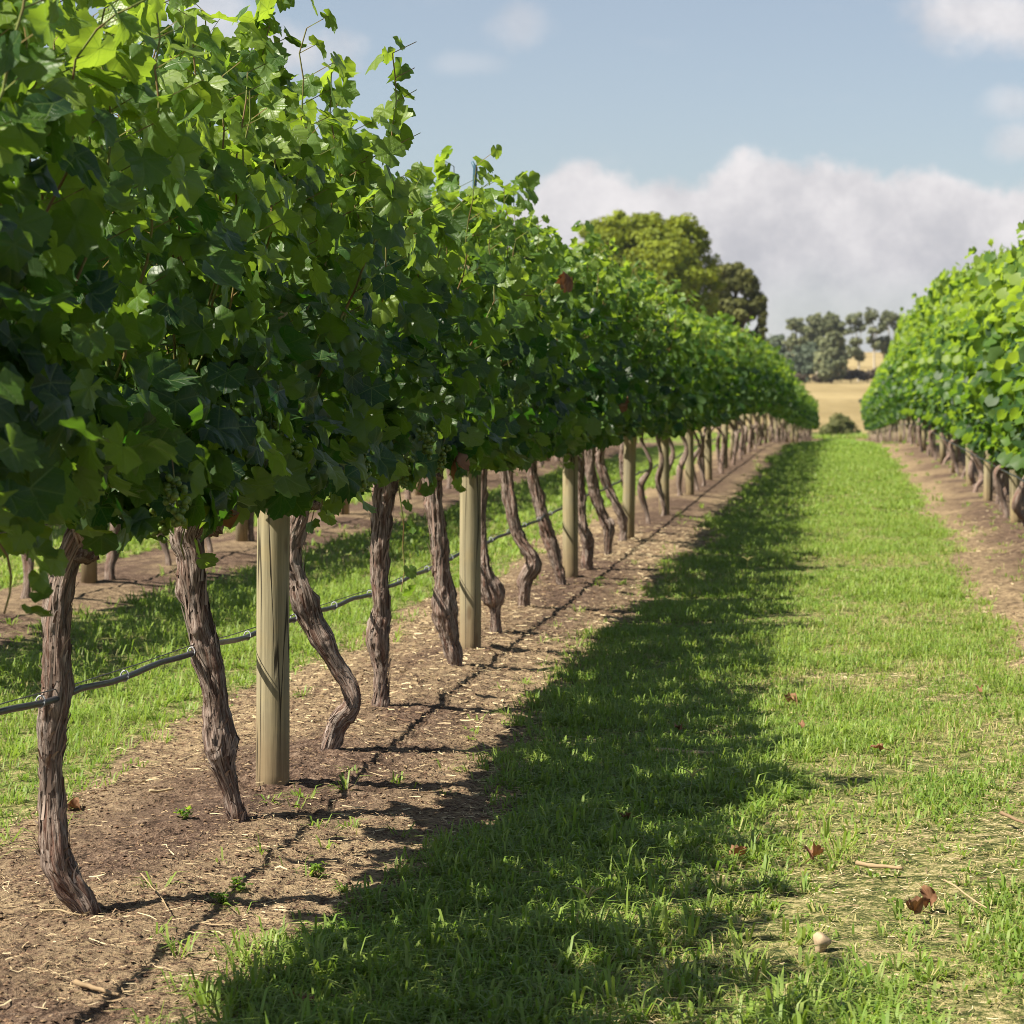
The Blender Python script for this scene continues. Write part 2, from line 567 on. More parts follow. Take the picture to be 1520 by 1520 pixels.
def soil_mask(x, y):
    """1 in the bare strips under the vines, 0 in the grassed alleys, wavering edges"""
    x = np.asarray(x, float); y = np.asarray(y, float)
    wob = (fbm(x * .8, y * .55, 0, 3) - .5) * .75 + (fbm(x * 4, y * 3, 0, 4) - .5) * .28
    sd = np.full(x.shape, -9.0)
    strips = [(-2.50, -1.15), (-5.40, -4.18), (-8.40, -7.1), (.84, 2.35)]
    strips += [(-10.75 - 3 * k - .65, -10.75 - 3 * k + .65) for k in range(9)] + [(4.6 + 3 * k - .65, 4.6 + 3 * k + .65) for k in range(9)]
    for a, b in strips:
        sd = np.maximum(sd, np.minimum(x - a, b - x))
    fade = 1 - sstep(y, 143, 149)
    return sstep(sd + wob * .55, -.16, .16) * fade


def gz(x, y):
    x = np.asarray(x, float); y = np.asarray(y, float)
    near = 1 - sstep(y, 14, 30)
    sm = soil_mask(x, y)
    b = base_z(y) + (fbm(x * .3, y * .12, 0, 21) - .5) * .10 * sstep(y, 20, 60)
    mound = np.zeros(x.shape)
    for xr in (-7.75, -4.75, -1.80, 1.6):
        mound = np.maximum(mound, np.exp(-((x - xr) / .46) ** 2))
    b = b - .07 * (1 - mound) * (1 - sstep(y, 60, 100))
    b = b + near * ((fbm(x * 2.2, y * 2.2, 0, 9) - .5) * .030 + (fbm(x * 11, y * 11, 0, 8) - .5) * .030 * (.35 + .65 * sm) + (fbm(x * 36, y * 36, 0, 7) - .5) * .026 * sm)
    b = b + (fbm(x * .012, y * .012, 0, 30) - .5) * 2.4 * sstep(y, 430, 560)
    return b


def build_ground():
    xs = np.unique(np.round(np.concatenate([np.linspace(-2.75, 1.1, 300), np.linspace(-9, 4, 190), np.geomspace(9, 900, 40) * -1, np.geomspace(4, 900, 45)]), 4))
    ys = np.unique(np.round(np.concatenate([np.linspace(-12, 4.2, 30), np.linspace(4.2, 12, 460), np.linspace(12, 30, 260), np.geomspace(30, 160, 130), np.geomspace(160, 2400, 90)]), 4))
    X, Y = np.meshgrid(xs, ys)
    Z = gz(X, Y)
    sm = soil_mask(X, Y)
    # straw gathers along the strip edges and in patches
    straw = sstep(fbm(X * 1.3, Y * .9, 0, 15), .46, .66) * .9
    edge = np.exp(-((X + 1.2) / .22) ** 2) + np.exp(-((X + 2.42) / .28) ** 2) + np.exp(-((X - .95) / .25) ** 2)
    straw = np.clip(straw * .7 + edge * .75, 0, 1) * sstep(Y, -5, 3)
    dry = sstep(Y + (fbm(X * .3, Y * .3, 0, 17) - .5) * 10, 149, 158)
    A = np.stack([sm, straw, dry], -1).reshape(-1, 3)
    V = np.stack([X, Y, Z], -1).reshape(-1, 3)
    nx, ny = len(xs), len(ys)
    i = np.arange(ny - 1)[:, None] * nx; j = np.arange(nx - 1)[None]
    Q = np.stack([i + j, i + j + 1, i + nx + j + 1, i + nx + j], -1).reshape(-1, 4)
    b = MB(); b.add(V, Q, 0, A)
    tag(link('ground', b.mesh('ground', [M_GROUND])), kind='structure')


build_ground()

# thin summer haze: far things fade a little
hb = MB()
hx, hy0, hy1, hz0, hz1 = 1000., -40., 2600., -24., 42.
hv = np.array([(sx * hx, yy, zz) for zz in (hz0, hz1) for yy in (hy0, hy1) for sx in (-1, 1)])
hb.add(hv, np.array([(0, 2, 3, 1), (4, 5, 7, 6), (0, 1, 5, 4), (2, 6, 7, 3), (0, 4, 6, 2), (1, 3, 7, 5)]))
M_HAZE, HT = mat('haze_air')
hvol = HT.n('ShaderNodeVolumePrincipled')
hvol.inputs['Color'].default_value = (0.80, 0.88, 1.0, 1)
hvol.inputs['Density'].default_value = HAZE
hvol.inputs['Anisotropy'].default_value = 0.2
ho = HT.n('ShaderNodeOutputMaterial')
HT.l(hvol.outputs[0], ho.inputs['Volume'])
tag(link('haze', hb.mesh('haze', [M_HAZE], False)), kind='stuff')

# ------------------------------------------------------------------ grapevine leaves
def leaf_template(lod, seed):
    """outline with five lobes and teeth round the petiole junction; returns verts (local, 1 = length of the mid lobe) and triangles"""
    r = np.random.default_rng(seed)
    deg = [0, 14, 28, 42, 56, 70, 85, 100, 116, 132, 150, 165, 176]
    rad = [.97, .91, .83, .84, .88, .84, .77, .76, .75, .70, .62, .48, .12]
    if lod == 0:
        h = np.array([0, 9, 18, 28, 38, 48, 57, 68, 82, 97, 113, 130, 148, 164, 177], float)
        tooth = np.array([1, -1, 1, -1, 1, -1, 1, -1, -1, 1, 1, -1, 1, 1, 0]) * .045
    elif lod == 1:
        h = np.array([0, 26, 54, 82, 114, 150, 177], float); tooth = np.zeros(7)
    else:
        h = np.array([0, 55, 112, 175], float); tooth = np.zeros(4)
    R = (np.interp(h, deg, rad) + tooth) * (1 + r.normal(0, .03, len(h)))
    ang = np.radians(np.concatenate([h, -h[1:][::-1]]))
    RR = np.concatenate([R, R[1:][::-1]])
    if lod == 0:
        RR = RR * (1 + r.normal(0, .03, len(RR)))
    B = np.stack([np.sin(ang) * RR, np.cos(ang) * RR], -1)
    K = len(B)
    gap = len(h) - 1          # no face across the sinus at the petiole
    if lod == 0:
        mid = B[::2][: (K + 1) // 2] * .55
        P = np.concatenate([[[0, 0]], mid, B])
        nm = len(mid); F = []
        for j in range(nm):
            j2 = (j + 1) % nm
            b0 = 2 * j; b1 = (2 * j + 1) % K; b2 = (2 * j + 2) % K
            if j == nm - 1:     # odd count: the ring closes on one edge
                F.append((1 + j, 1 + nm + b0, 1 + j2)); F.append((1 + j2, 1 + nm + b0, 1 + nm)); F.append((0, 1 + j, 1 + j2)); continue
            F.append((0, 1 + j, 1 + j2))
            if b0 != gap:
                F.append((1 + j, 1 + nm + b0, 1 + nm + b1))
            F.append((1 + j, 1 + nm + b1, 1 + j2))
            F.append((1 + j2, 1 + nm + b1, 1 + nm + b2))
    else:
        P = np.concatenate([[[0, 0]], B])
        F = [(0, 1 + j, 1 + (j + 1) % K) for j in range(K) if j != gap]
    x, y = P[:, 0], P[:, 1]
    rr = np.hypot(x, y); an = np.arctan2(x, y)
    z = r.uniform(-.15, .36) * np.abs(x) - r.uniform(.05, .50) * np.maximum(y, 0) ** 2 - r.uniform(0, .28) * rr ** 2
    z = z + np.sin(an * 3 + r.uniform(0, 6)) * .13 * rr ** 2 + np.sin(an * 7 + r.uniform(0, 6)) * .075 * rr ** 2
    if lod == 0:
        z = z + .05 * np.cos(an * 3.2) * (rr < .7) * (rr > 0)
    return np.stack([x, y, z], -1), np.array(F)


TPL = {l: [leaf_template(l, 50 * l + i) for i in range(12)] for l in (0, 1, 2)}


def add_leaves(b, pos, tip, nor, size, tint, lod, mi, r):
    t = nrm(tip)
    n = nrm(nor - t * np.sum(nor * t, -1, keepdims=True))
    sx = np.cross(t, n)
    k = r.integers(0, len(TPL[lod]), len(pos))
    for q, (tv, tf) in enumerate(TPL[lod]):
        s = np.nonzero(k == q)[0]
        if not len(s):
            continue
        fl = np.where(r.random(len(s)) < .5, -1.0, 1.0)[:, None, None]
        L = tv[None] * size[s][:, None, None]
        wv = 1.0 + r.normal(0, .08, (len(s), 1, 1))
        V = pos[s][:, None] + L[..., 0:1] * sx[s][:, None] * wv + L[..., 1:2] * t[s][:, None] + L[..., 2:3] * fl * n[s][:, None] * r.uniform(.4, 1.7, (len(s), 1, 1))
        nv = len(tv)
        F = (tf[None] + (np.arange(len(s)) * nv)[:, None, None]).reshape(-1, 3)
        F = F[:, ::-1]
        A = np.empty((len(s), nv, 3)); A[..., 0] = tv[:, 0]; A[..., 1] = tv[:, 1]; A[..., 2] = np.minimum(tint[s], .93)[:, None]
        b.add(V.reshape(-1, 3), F, mi, A.reshape(-1, 3))


def make_foliage(seed, lod, shoots=15, half=.68, top=(2.05, 2.30), wide=.17, tall=(), bottom=(.86, 1.06), nb=70, fill=220, big=1.0, wall=.34, hang_shoots=(), bright=0.0, lean_side=True):
    """canopy of one vine: shoots rising from the cordon with leaves, laterals and hanging leaves. Vine base at the origin, row along y."""
    r = np.random.default_rng(seed)
    b = MB()
    hung = []
    pos, tip, nor, size, tint = [], [], [], [], []

    def leafs(p, o, sz, up, tn, drop=.8):
        n = len(p)
        pos.append(p)
        tip.append(o * r.uniform(.15, .7, (n, 1)) + np.array([0, 0, -1]) * drop * r.uniform(.5, 1.2, (n, 1)) + r.normal(0, .34, (n, 3)))
        nor.append(o * .75 + np.array([0, 0, 1]) * up + r.normal(0, .42, (n, 3)))
        size.append(sz); tint.append(tn)

    specs = [(r.uniform(-half, half), r.uniform(*top), r.normal(.03, wide * .8)) for _ in range(shoots)] + [(y, z, x) for (y, z, x) in tall]
    for si, (y0, zt, xe) in enumerate(specs):
        if si < shoots:
            zt = zt - (.26 if lean_side else .14) * (abs(y0) / half) ** 2.2 + .04
        n = max(5, int((zt - .92) / (.068 if lod == 0 else .085 if lod == 1 else .14)))
        f = np.linspace(.02, 1, n)
        is_tall = si >= shoots
        p = np.stack([r.normal(0, .03) + xe * np.minimum(1, f * 1.5) + np.cumsum(r.normal(0, .010, n)),
                      y0 + r.normal(0, .10) * f + np.cumsum(r.normal(0, .012, n)), .93 + (zt - .93) * f], -1)
        if not is_tall and r.random() < .28:      # shoot tip arches over to the side
            k = f > .8
            p[k, 0] += (f[k] - .8) * np.sign(xe + 1e-6) * .6
            p[k, 2] -= (f[k] - .8) ** 2 * 3.0
        if lod < 2:
            V, F = tube(p, np.linspace(.0048, .002, n), 5 if lod == 0 else 3, cap=False)
            b.add(V, F, 1)
        sg = np.where(np.arange(n) % 2 == 0, 1.0, -1.0)
        sg = np.where(r.random(n) < np.clip(.5 + np.abs(p[:, 0]) * 2.2, .5, .92), np.sign(p[:, 0] + 1e-6), sg)
        o = nrm(np.stack([sg * r.uniform(.35, 1, n), r.normal(0, .6, n), np.zeros(n)], -1))
        fac = np.where(f > .72, 1 - (f - .72) * (.7 if is_tall else 1.45), 1.0) * big
        L = r.uniform(.05, .12, n)[:, None]
        q = p + (o * .85 + np.array([0, 0, .45])) * L
        if lod == 0:
            w = np.array([0, 0, .0016])
            V = np.stack([p - w, p + w, q + w * .8, q - w * .8], 1).reshape(-1, 3)
            b.add(V, np.arange(4 * n).reshape(-1, 4), 1)
        leafs(q, o, r.uniform(.050, .078, n) * fac, .45 + .5 * (f[:, None] > .8), np.clip(r.normal(.24 + bright, .2, n) + .6 * sstep(f, .3, .9), 0, 1), .8 if not is_tall else .5)  # tint rises up the shoot: younger yellower leaves, plus a painted sunlit top
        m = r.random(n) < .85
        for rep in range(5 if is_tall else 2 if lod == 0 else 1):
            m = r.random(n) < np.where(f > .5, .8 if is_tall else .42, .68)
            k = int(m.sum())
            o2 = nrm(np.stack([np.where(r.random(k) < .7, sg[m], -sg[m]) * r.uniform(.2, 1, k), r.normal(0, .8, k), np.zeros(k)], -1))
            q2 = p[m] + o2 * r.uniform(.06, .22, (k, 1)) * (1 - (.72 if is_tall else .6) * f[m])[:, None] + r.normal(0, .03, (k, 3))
            leafs(q2, o2, r.uniform(.035, .07, k) * big, .55, np.clip(r.normal(.38 + bright, .22, k) + .48 * sstep(f[m], .3, .9), 0, 1))  # laterals carry the same painted light, darker low and yellower high
    # a few shoots that hang below the skirt
    for (y0, zl, xe) in hang_shoots:
        n = 9
        f = np.linspace(0, 1, n)
        p = np.stack([xe * np.minimum(1, f * 2) + r.normal(0, .01, n), y0 + r.normal(0, .015, n) + .08 * f, 1.12 + (zl - 1.12) * f], -1)
        V, F = tube(p, np.linspace(.004, .0018, n), 5, cap=False)
        b.add(V, F, 1)
        o = nrm(np.stack([np.sign(xe) * r.uniform(.2, 1, n), r.normal(0, .8, n), np.zeros(n)], -1))
        hung.append((p + o * .05, o, r.uniform(.035, .065, n) * (1 - .35 * f), r.uniform(.3, .75, n)))
    # hanging skirt
    y = r.uniform(-half, half, nb)
    hang = fbm(y * 2.2 + seed * 3.1, 0, 0, seed)
    z = bottom[1] - (bottom[1] - bottom[0]) * np.clip((hang - .3) * 2.6, 0, 1) * r.random(nb) ** .6 + r.uniform(0, .10, nb)
    x = r.normal(.10, .15, nb)
    o = nrm(np.stack([np.sign(x) * r.uniform(.3, 1, nb), r.normal(0, .6, nb), np.zeros(nb)], -1))
    leafs(np.stack([x, y, z], -1), o, r.uniform(.045, .072, nb) * big, .3, np.clip(r.normal(.30, .2, nb), 0, 1), 1.0)
    # outer leaf wall on both sides
    z0 = bottom[0] + .06 if lod == 0 else .90 if lean_side else .66
    zf = z0 + r.random(fill) ** (1.9 if lean_side else 1.15) * ((top[0] + top[1]) / 2 - z0)
    sx = np.where(r.random(fill) < .5, -1.0, 1.0)
    bulge = .8 + .4 * fbm(zf * 1.7 + seed, r.uniform(-half, half, fill), 0, seed + 2)
    x = sx * r.uniform(.5, 1.0, fill) * wall * bulge * (np.interp(zf, [.8, 1.1, 1.45, 1.75, 2.0, 2.3], [.85, 1.08, 1.18, .75, .4, .2]) if lean_side else np.interp(zf, [.5, .8, 1.8, 2.3], [.8, 1.1, 1.1, .9]))
    x = np.where((zf < 1.05) & (x < -.1), x * .5, x)
    o = nrm(np.stack([sx * r.uniform(.5, 1, fill), r.normal(0, .5, fill), np.zeros(fill)], -1))
    leafs(np.stack([x, np.clip(r.normal(0, .34, fill), -half - .06, half + .06), zf], -1), o, r.uniform(.046, .078, fill) * big, .5, np.clip(r.normal(.24 + bright, .2, fill) + .45 * sstep(zf, 1.3, 2.0), 0, 1))  # wall leaves tinted yellower upward, sunlight on the upper canopy painted in
    if lean_side:                   # leaves left out low on the far side, shaped to shift the ground shadow outward
        for i in range(len(pos)):
            k = (pos[i][:, 2] > (.93 if lod == 0 else .98) + np.maximum(-pos[i][:, 0] - .04, 0) * 1.1) | (pos[i][:, 0] > -.04) | (r.random(len(pos[i])) < .06)
            pos[i], tip[i], nor[i], size[i], tint[i] = pos[i][k], tip[i][k], nor[i][k], size[i][k], tint[i][k]
    if lod == 0:                    # few leaves hang below the ragged lower edge
        zl = bottom[0]
        for i in range(len(pos)):
            k = (pos[i][:, 2] > zl + .04 + (fbm(pos[i][:, 1] * 3.4 + seed, 0, 0, 3) - .55) * .5) | (r.random(len(pos[i])) < .14)
            pos[i], tip[i], nor[i], size[i], tint[i] = pos[i][k], tip[i][k], nor[i][k], size[i][k], tint[i][k]
    for h in hung:
        leafs(h[0], h[1], h[2], .35, h[3], 1.0)
    P = np.concatenate(pos); P[:, 0] = np.clip(P[:, 0], -.46, .46)
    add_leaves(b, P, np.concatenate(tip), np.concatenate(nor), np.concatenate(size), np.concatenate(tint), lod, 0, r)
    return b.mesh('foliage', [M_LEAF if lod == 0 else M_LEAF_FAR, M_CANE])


# ------------------------------------------------------------------ trunks
def make_trunk(seed, path, rad, lod):
    """path / rad from the ground up, in the vine's own space; with two cordon arms along the wire"""
    r = np.random.default_rng(seed)
    b = MB()
    sides = (44, 14, 7)[lod]; n = (170, 34, 12)[lod]
    P = catmull(path, n)
    R = catmull(np.stack([rad, rad, rad], -1), n)[:, 0]
    s = np.concatenate([[0], np.cumsum(np.linalg.norm(np.diff(P, axis=0), axis=1))])
    R = R * (1 + (fbm(s * 7, seed * 1.7, 0, seed) - .5) * .45)
    R = R * (1 + .35 * np.exp(-((s - .07) / .05) ** 2))
    tw = r.uniform(-1.5, 1.5)
    scars = [(r.uniform(.1, .95) * s[-1], r.uniform(0, 6.28), r.uniform(.012, .028), r.uniform(.35, .7), r.uniform(.25, .6) * (1 if r.random() < .7 else -.7)) for _ in range(9)]

    def disp(ss, aa):
        a2 = aa + tw * ss
        rid = fbm(np.cos(a2) * 3.2 + 7, np.sin(a2) * 3.2, ss * 4.5 + seed, seed, 4)
        fin = fbm(np.cos(a2) * 8 + 3, np.sin(a2) * 8, ss * 14.0, seed + 5, 3)
        knob = fbm(np.cos(aa) * 1.1 + 3, np.sin(aa) * 1.1, ss * 8.0, seed + 9, 2)
        rg = 1 - np.abs(2 * rid - 1) * 1.6
        lump = fbm(np.cos(aa) * 3.0 + 5, np.sin(aa) * 3.0, ss * 24.0 + seed, seed + 12, 2)
        bump = 0
        for (s0, a0, ds, da, h) in scars:
            dd = np.angle(np.exp(1j * (aa - a0)))
            q = ((ss - s0) / ds) ** 2 + (dd / da) ** 2
            bump = bump + h * (np.exp(-q) - .7 * np.exp(-q * 5))
        return .93 + (rg - .5) * .42 + (fin - .5) * .52 + (knob - .5) * .75 + (lump - .5) * .38 + bump * .8
    P2 = P.copy()
    P2[:, 1] += (fbm(s * 3 + seed, 0, 0, seed + 3) - .5) * .07
    V, F = tube(P2, R, sides, disp)
    A = np.zeros((len(V), 3))
    A[:n * sides, 0] = np.repeat(s, sides)
    A[:n * sides, 1] = (np.tile(np.linspace(0, 2 * np.pi, sides, endpoint=False), n) + tw * np.repeat(s, sides))
    A[:, 0] += seed * 1.37
    b.add(V, F, 0, A)
    top = P2[-1]
    for sg in (-1, 1):
        m = (26, 10, 5)[lod]
        path2 = catmull([top + (0, -sg * .02, -.10), top + (0, sg * .05, -.01), top + (r.normal(0, .015), sg * .2, .05 + r.normal(0, .015)),
                         (r.normal(0, .02), top[1] + sg * .42, .935), (r.normal(0, .02), top[1] + sg * .66, .94)], m)
        rr = np.linspace(R[-1] * .8, .011, m) * (1 + (fbm(np.linspace(0, 6, m), sg * 3., seed, seed) - .5) * .6)
        V, F = tube(path2, rr, max(5, sides // 2), disp)
        A = np.zeros((len(V), 3)); A[:, 0] = np.linspace(0, .6, len(V)) + seed; A[:, 1] = r.random(len(V)) * .2
        b.add(V, F, 0, A)
        if lod == 0:
            for k in range(5):      # pruning spurs
                c = path2[4 + k * 4]
                d = nrm(np.array([r.normal(0, .35), r.normal(0, .35), 1.]))
                V, F = tube(np.stack([c, c + d * .035, c + d * .06]), [.010, .008, .007], 7)
                b.add(V, F, 0, (seed + k, 1.0, 0))
    if lod == 0:                    # loose strips of peeling bark
        for k in range(300):
            i = r.integers(6, n - 8); a = r.uniform(0, 2 * np.pi); L = r.uniform(.02, .13); w = r.uniform(.0018, .0060)
            steps = 5
            ii = np.clip(i + np.arange(steps) * max(1, int(L / (s[-1] / n) / steps)), 0, n - 1)
            t = np.linspace(0, 1, steps)
            out = R[ii] * r.uniform(.98, 1.10) + t ** 2 * r.uniform(.000, .020)
            ct = np.stack([np.cos(a + t * .3), np.sin(a + t * .3), np.zeros(steps)], -1)
            c = P2[ii] + ct * out[:, None]
            tg = np.stack([-np.sin(a + t * .3), np.cos(a + t * .3), np.zeros(steps)], -1) * w * (1 - t * .6)[:, None]
            V = np.concatenate([c - tg, c + tg])
            q = np.arange(steps - 1)
            b.add(V, np.stack([q, q + 1, q + 1 + steps, q + steps], -1), 0, (seed + k * .37 + r.random() * 3, r.uniform(0, 6), 0))
    return b.mesh('trunk', [M_BARK])


def random_trunk(seed, lod):
    r = np.random.default_rng(seed + 900)
    amp = (1, .8, .45)[lod]
    bx = r.uniform(-.02, .14) * amp; k = r.uniform(.18, .4)
    kink = r.normal(0, .06) * amp
    path = [(bx + r.normal(0, .02), r.normal(0, .03), -.08), (bx + r.normal(0, .01), 0, .05), (bx + kink, r.normal(0, .05), k),
            (bx * .5 + r.normal(0, .05) * amp, r.normal(0, .07) * amp, .52), (r.normal(0, .035), r.normal(0, .04), .74), (0, 0, .90)]
    w = r.uniform(.68, .92) * (1, .86, .74)[lod]
    rad = np.array([.034, .031, .050, .029, .033, .042]) * w
    return make_trunk(seed, path, rad, lod)


def make_bunch(seed):
    r = np.random.default_rng(seed)
    t = (1 + 5 ** .5) / 2
    iv = nrm(np.array([(-1, t, 0), (1, t, 0), (-1, -t, 0), (1, -t, 0), (0, -1, t), (0, 1, t), (0, -1, -t), (0, 1, -t), (t, 0, -1), (t, 0, 1), (-t, 0, -1), (-t, 0, 1)], float))
    fc = np.array([(0, 11, 5), (0, 5, 1), (0, 1, 7), (0, 7, 10), (0, 10, 11), (1, 5, 9), (5, 11, 4), (11, 10, 2), (10, 7, 6), (7, 1, 8), (3, 9, 4), (3, 4, 2), (3, 2, 6), (3, 6, 8), (3, 8, 9), (4, 9, 5), (2, 4, 11), (6, 2, 10), (8, 6, 7), (9, 8, 1)])
    mids = {}; v = list(iv); f2 = []
    def mid(a, c):
        k = (min(a, c), max(a, c))
        if k not in mids:
            mids[k] = len(v); v.append(nrm(v[a] + v[c]))
        return mids[k]
    for a, c, d in fc:
        p, q, s = mid(a, c), mid(c, d), mid(d, a)
        f2 += [(a, p, s), (c, q, p), (d, s, q), (p, q, s)]
    v = np.array(v); f2 = np.array(f2)
    b = MB()
    for k in range(52):
        h = r.random()
        rr = .034 * (1 - h * .65) * np.sqrt(r.random())
        a = r.uniform(0, 6.28)
        c = np.array([np.cos(a) * rr, np.sin(a) * rr, -.015 - h * .105])
        b.add(v * r.uniform(.0068, .0084) + c, f2, 0, (0, 0, r.random()))
    V, F = tube([(0, 0, .03), (0, 0, -.02), (0, 0, -.1)], [.0016, .0016, .001], 5)
    b.add(V, F, 1)
    return b.mesh('grape_bunch', [M_GRAPE, M_CANE])


BUNCH = [make_bunch(i) for i in range(3)]


def withered(seed, sz):
    r = np.random.default_rng(seed)
    b = MB()
    v, f = leaf_template(0, 300 + seed)
    v = v * sz
    x = v[:, 0].copy(); y = v[:, 1].copy()
    v[:, 0] = x * .62 + np.sin(y / sz * 4 + seed) * .12 * sz
    v[:, 2] = v[:, 2] * 2 + np.abs(x) * .9 + (y ** 2) / sz * .55 + r.normal(0, .13, len(v)) * sz
    b.add(v, f, 0, np.stack([x, y, r.random(len(x))], -1))
    V, F = tube([(0, 0, 0), (.004, -.02, .006), (0, -.05, .004)], [.0014, .0012, .001], 5)
    b.add(V, F, 0, (0, 0, .2))
    return b.mesh('withered_leaf', [M_DEAD])


# ------------------------------------------------------------------ the vine rows
# nearest vines of the long row on the left, trunk outlines (photo pixels of 1520: x, y, width) from the head to the ground, turned into metres
NEAR = [
    [(93, 700, 60), (90, 800, 58), (86, 870, 44), (84, 1000, 43), (77, 1080, 42), (74, 1160, 38), (80, 1250, 44), (95, 1300, 44), (128, 1350, 36)],
    [(272, 730, 50), (276, 790, 48), (283, 830, 44), (293, 900, 40), (308, 978, 42), (322, 1044, 38), (327, 1100, 46), (332, 1135, 40), (343, 1178, 28), (350, 1214, 26)],
    [(445, 760, 32), (434, 829, 32), (450, 876, 33), (470, 935, 34), (497, 985, 31), (521, 1025, 30), (520, 1048, 32), (503, 1070, 33), (489, 1112, 26)],
    [(578, 700, 32), (568, 770, 34), (565, 837, 29), (568, 896, 30), (564, 950, 35), (568, 995, 27), (566, 1049, 26)],
    [(640, 700, 28), (651, 797, 25), (655, 856, 26), (659, 908, 30), (667, 945, 25), (677, 987, 20)],
    [(714, 695, 18), (716, 789, 16), (720, 845, 22), (731, 884, 30), (735, 905, 18), (736, 940, 16)],
    [(748, 680, 20), (759, 757, 20), (769, 797, 21), (791, 832, 22), (779, 862, 20), (777, 903, 17)],
    [(788, 680, 18), (800, 747, 19), (815, 797, 20), (826, 835, 19), (833, 866, 15)],
    [(858, 680, 18), (864, 770, 16), (872, 805, 18), (872, 843, 14)],
    [(873, 660, 18), (881, 724, 17), (897, 770, 17), (903, 782, 18), (902, 823, 12)],
    [(890, 680, 14), (908, 735, 13), (924, 770, 13), (925, 803, 11)],
    [(926, 690, 14), (934, 745, 14), (935, 790, 11)],
]
ORD = ['first', 'second', 'third', 'fourth', 'fifth', 'sixth', 'seventh', 'eighth', 'ninth', 'tenth', 'eleventh', 'twelfth', 'thirteenth', 'fourteenth', 'fifteenth']
G_A, G_R, G_B, G_C = 'grapevines of the long left row', 'grapevines of the row on the right', 'grapevines of the row behind the left one', 'grapevines of the third row to the left'


def vine_root(x, y, label, group):
    e = bpy.data.objects.new('grapevine', None)
    COL.objects.link(e)
    e.empty_display_size = .2
    e.location = (x, y, float(base_z(y)))
    return tag(e, label, 'grapevine', group)


# the canopy of a vine that stands just outside the left edge reaches into the picture
v0 = vine_root(ROWX['a'], 4.45, 'grapevine at the very left edge, only its dark leaves showing in front of the others', G_A)
link('trunk', random_trunk(1, 0), v0)
link('foliage', make_foliage(101, 0, shoots=18, half=.74, fill=340, nb=110, bottom=(1.0, 1.14), hang_shoots=[(-.22, .84, .30), (.02, .92, .25), (.45, .98, .2)]), v0)
NEAR_LABELS = [
    'nearest gnarled grapevine trunk on the left, its foot kicked out sideways onto the soil',
    'grapevine just left of the nearest timber post, trunk leaning with a big knob low down',
    'grapevine just right of the nearest timber post, slanting trunk hooked back at its foot',
    'grapevine with a straight dark trunk and a small leafy shoot hanging beside it',
    'grapevine with a slim shaggy trunk just left of the second timber post',
    'grapevine partly behind the second timber post, swollen knuckle above its narrow foot',
    'grapevine with a zigzag trunk just right of the second timber post',
    'grapevine with a slanting ragged trunk just left of the third timber post',
    'grapevine whose knobbly foot shows from behind the third timber post',
    'grapevine first to stand clear right of the third timber post, pale straight foot',
    'thin grapevine trunk leaning right towards the fourth leaning timber post',
    'dark thin grapevine trunk directly before the leaning timber post',
]
TALL = {1: [(.05, 2.30, .04), (.10, 2.38, .06), (.14, 2.28, .0)], 2: [(-.3, 2.28, .1)], 4: [(.3, 2.26, .05)], 5: [(.1, 2.28, .08)], 8: [(0, 2.3, .1)]}
HANG = {0: [(.35, .80, .10), (-.3, .92, .2)], 1: [(-.35, .88, -.05), (.5, .84, .15)], 2: [(-.45, .80, .05), (.3, .9, .2)], 3: [(.25, .42, .02), (-.4, .86, .2)], 4: [(-.3, .80, .1)], 5: [(.3, .84, .1)], 6: [(0, .8, .2)], 7: [(-.4, .82, .1)]}
last_y = 4.45
for i, pts in enumerate(NEAR):
    yb = pts[-1][1]
    d = 3600 * CAM_H / (yb - 570)
    s = 3600 / d
    vx, vy = ROWX['a'], d
    if i >= 8:
        vy = max(vy, last_y + 1.05)
    last_y = vy
    root = vine_root(vx, vy, NEAR_LABELS[i], G_A)
    path, rad = [], []
    for (px, py, w) in pts[::-1]:
        path.append(((px - 1250) / s - vx, 0.0, CAM_H - (py - 570) / s)); rad.append(w / s / 2 * .86)
    rad = np.array(rad); rad = list(np.maximum(rad.mean() + 1.8 * (rad - rad.mean()), rad.mean() * .55))
    f0 = path[0]
    path = [(f0[0] + (f0[0] - path[1][0]) * .3, 0, -.07)] + path
    rad = [rad[0] * 1.05] + rad
    path = [(p[0], p[1], p[2] + .0) for p in path if p[2] < .88] + [(path[-1][0] * .35, 0, .93)]
    rad = rad[:len(path) - 1]; rad = rad + [rad[-1] * .9]
    lod = 0
    link('trunk', make_trunk(20 + i, path, np.array(rad), 0), root)
    link('foliage', make_foliage(110 + i, 0, shoots=17, half=.70, top=(2.02, 2.27) if i < 3 else (1.97, 2.20), tall=TALL.get(i, ()), hang_shoots=HANG.get(i, ()), fill=330, nb=110,
                                 bottom=(.90, 1.08) if i < 4 else (.85, 1.05)), root)
    r = np.random.default_rng(600 + i)
    if i < 8:
        for k in range(4):
            g = link('grape_bunch', BUNCH[k % 3], root, (r.uniform(.16, .36), r.uniform(-.6, .6), r.uniform(1.0, 1.18)))
            g.rotation_euler = (r.normal(0, .15), r.normal(0, .15), r.uniform(0, 6))
    if i in (0, 3, 5, 7):
        c = {0: (.30, .05, .95), 3: (.33, -.3, .98), 5: (.36, .5, 1.80), 7: (.38, .0, 1.12)}[i]
        w = link('withered_leaf', withered(i, .075), root, c)
        w.rotation_euler = (2.6, .4, i * 1.1)
        tag(w, 'curled orange brown leaf')

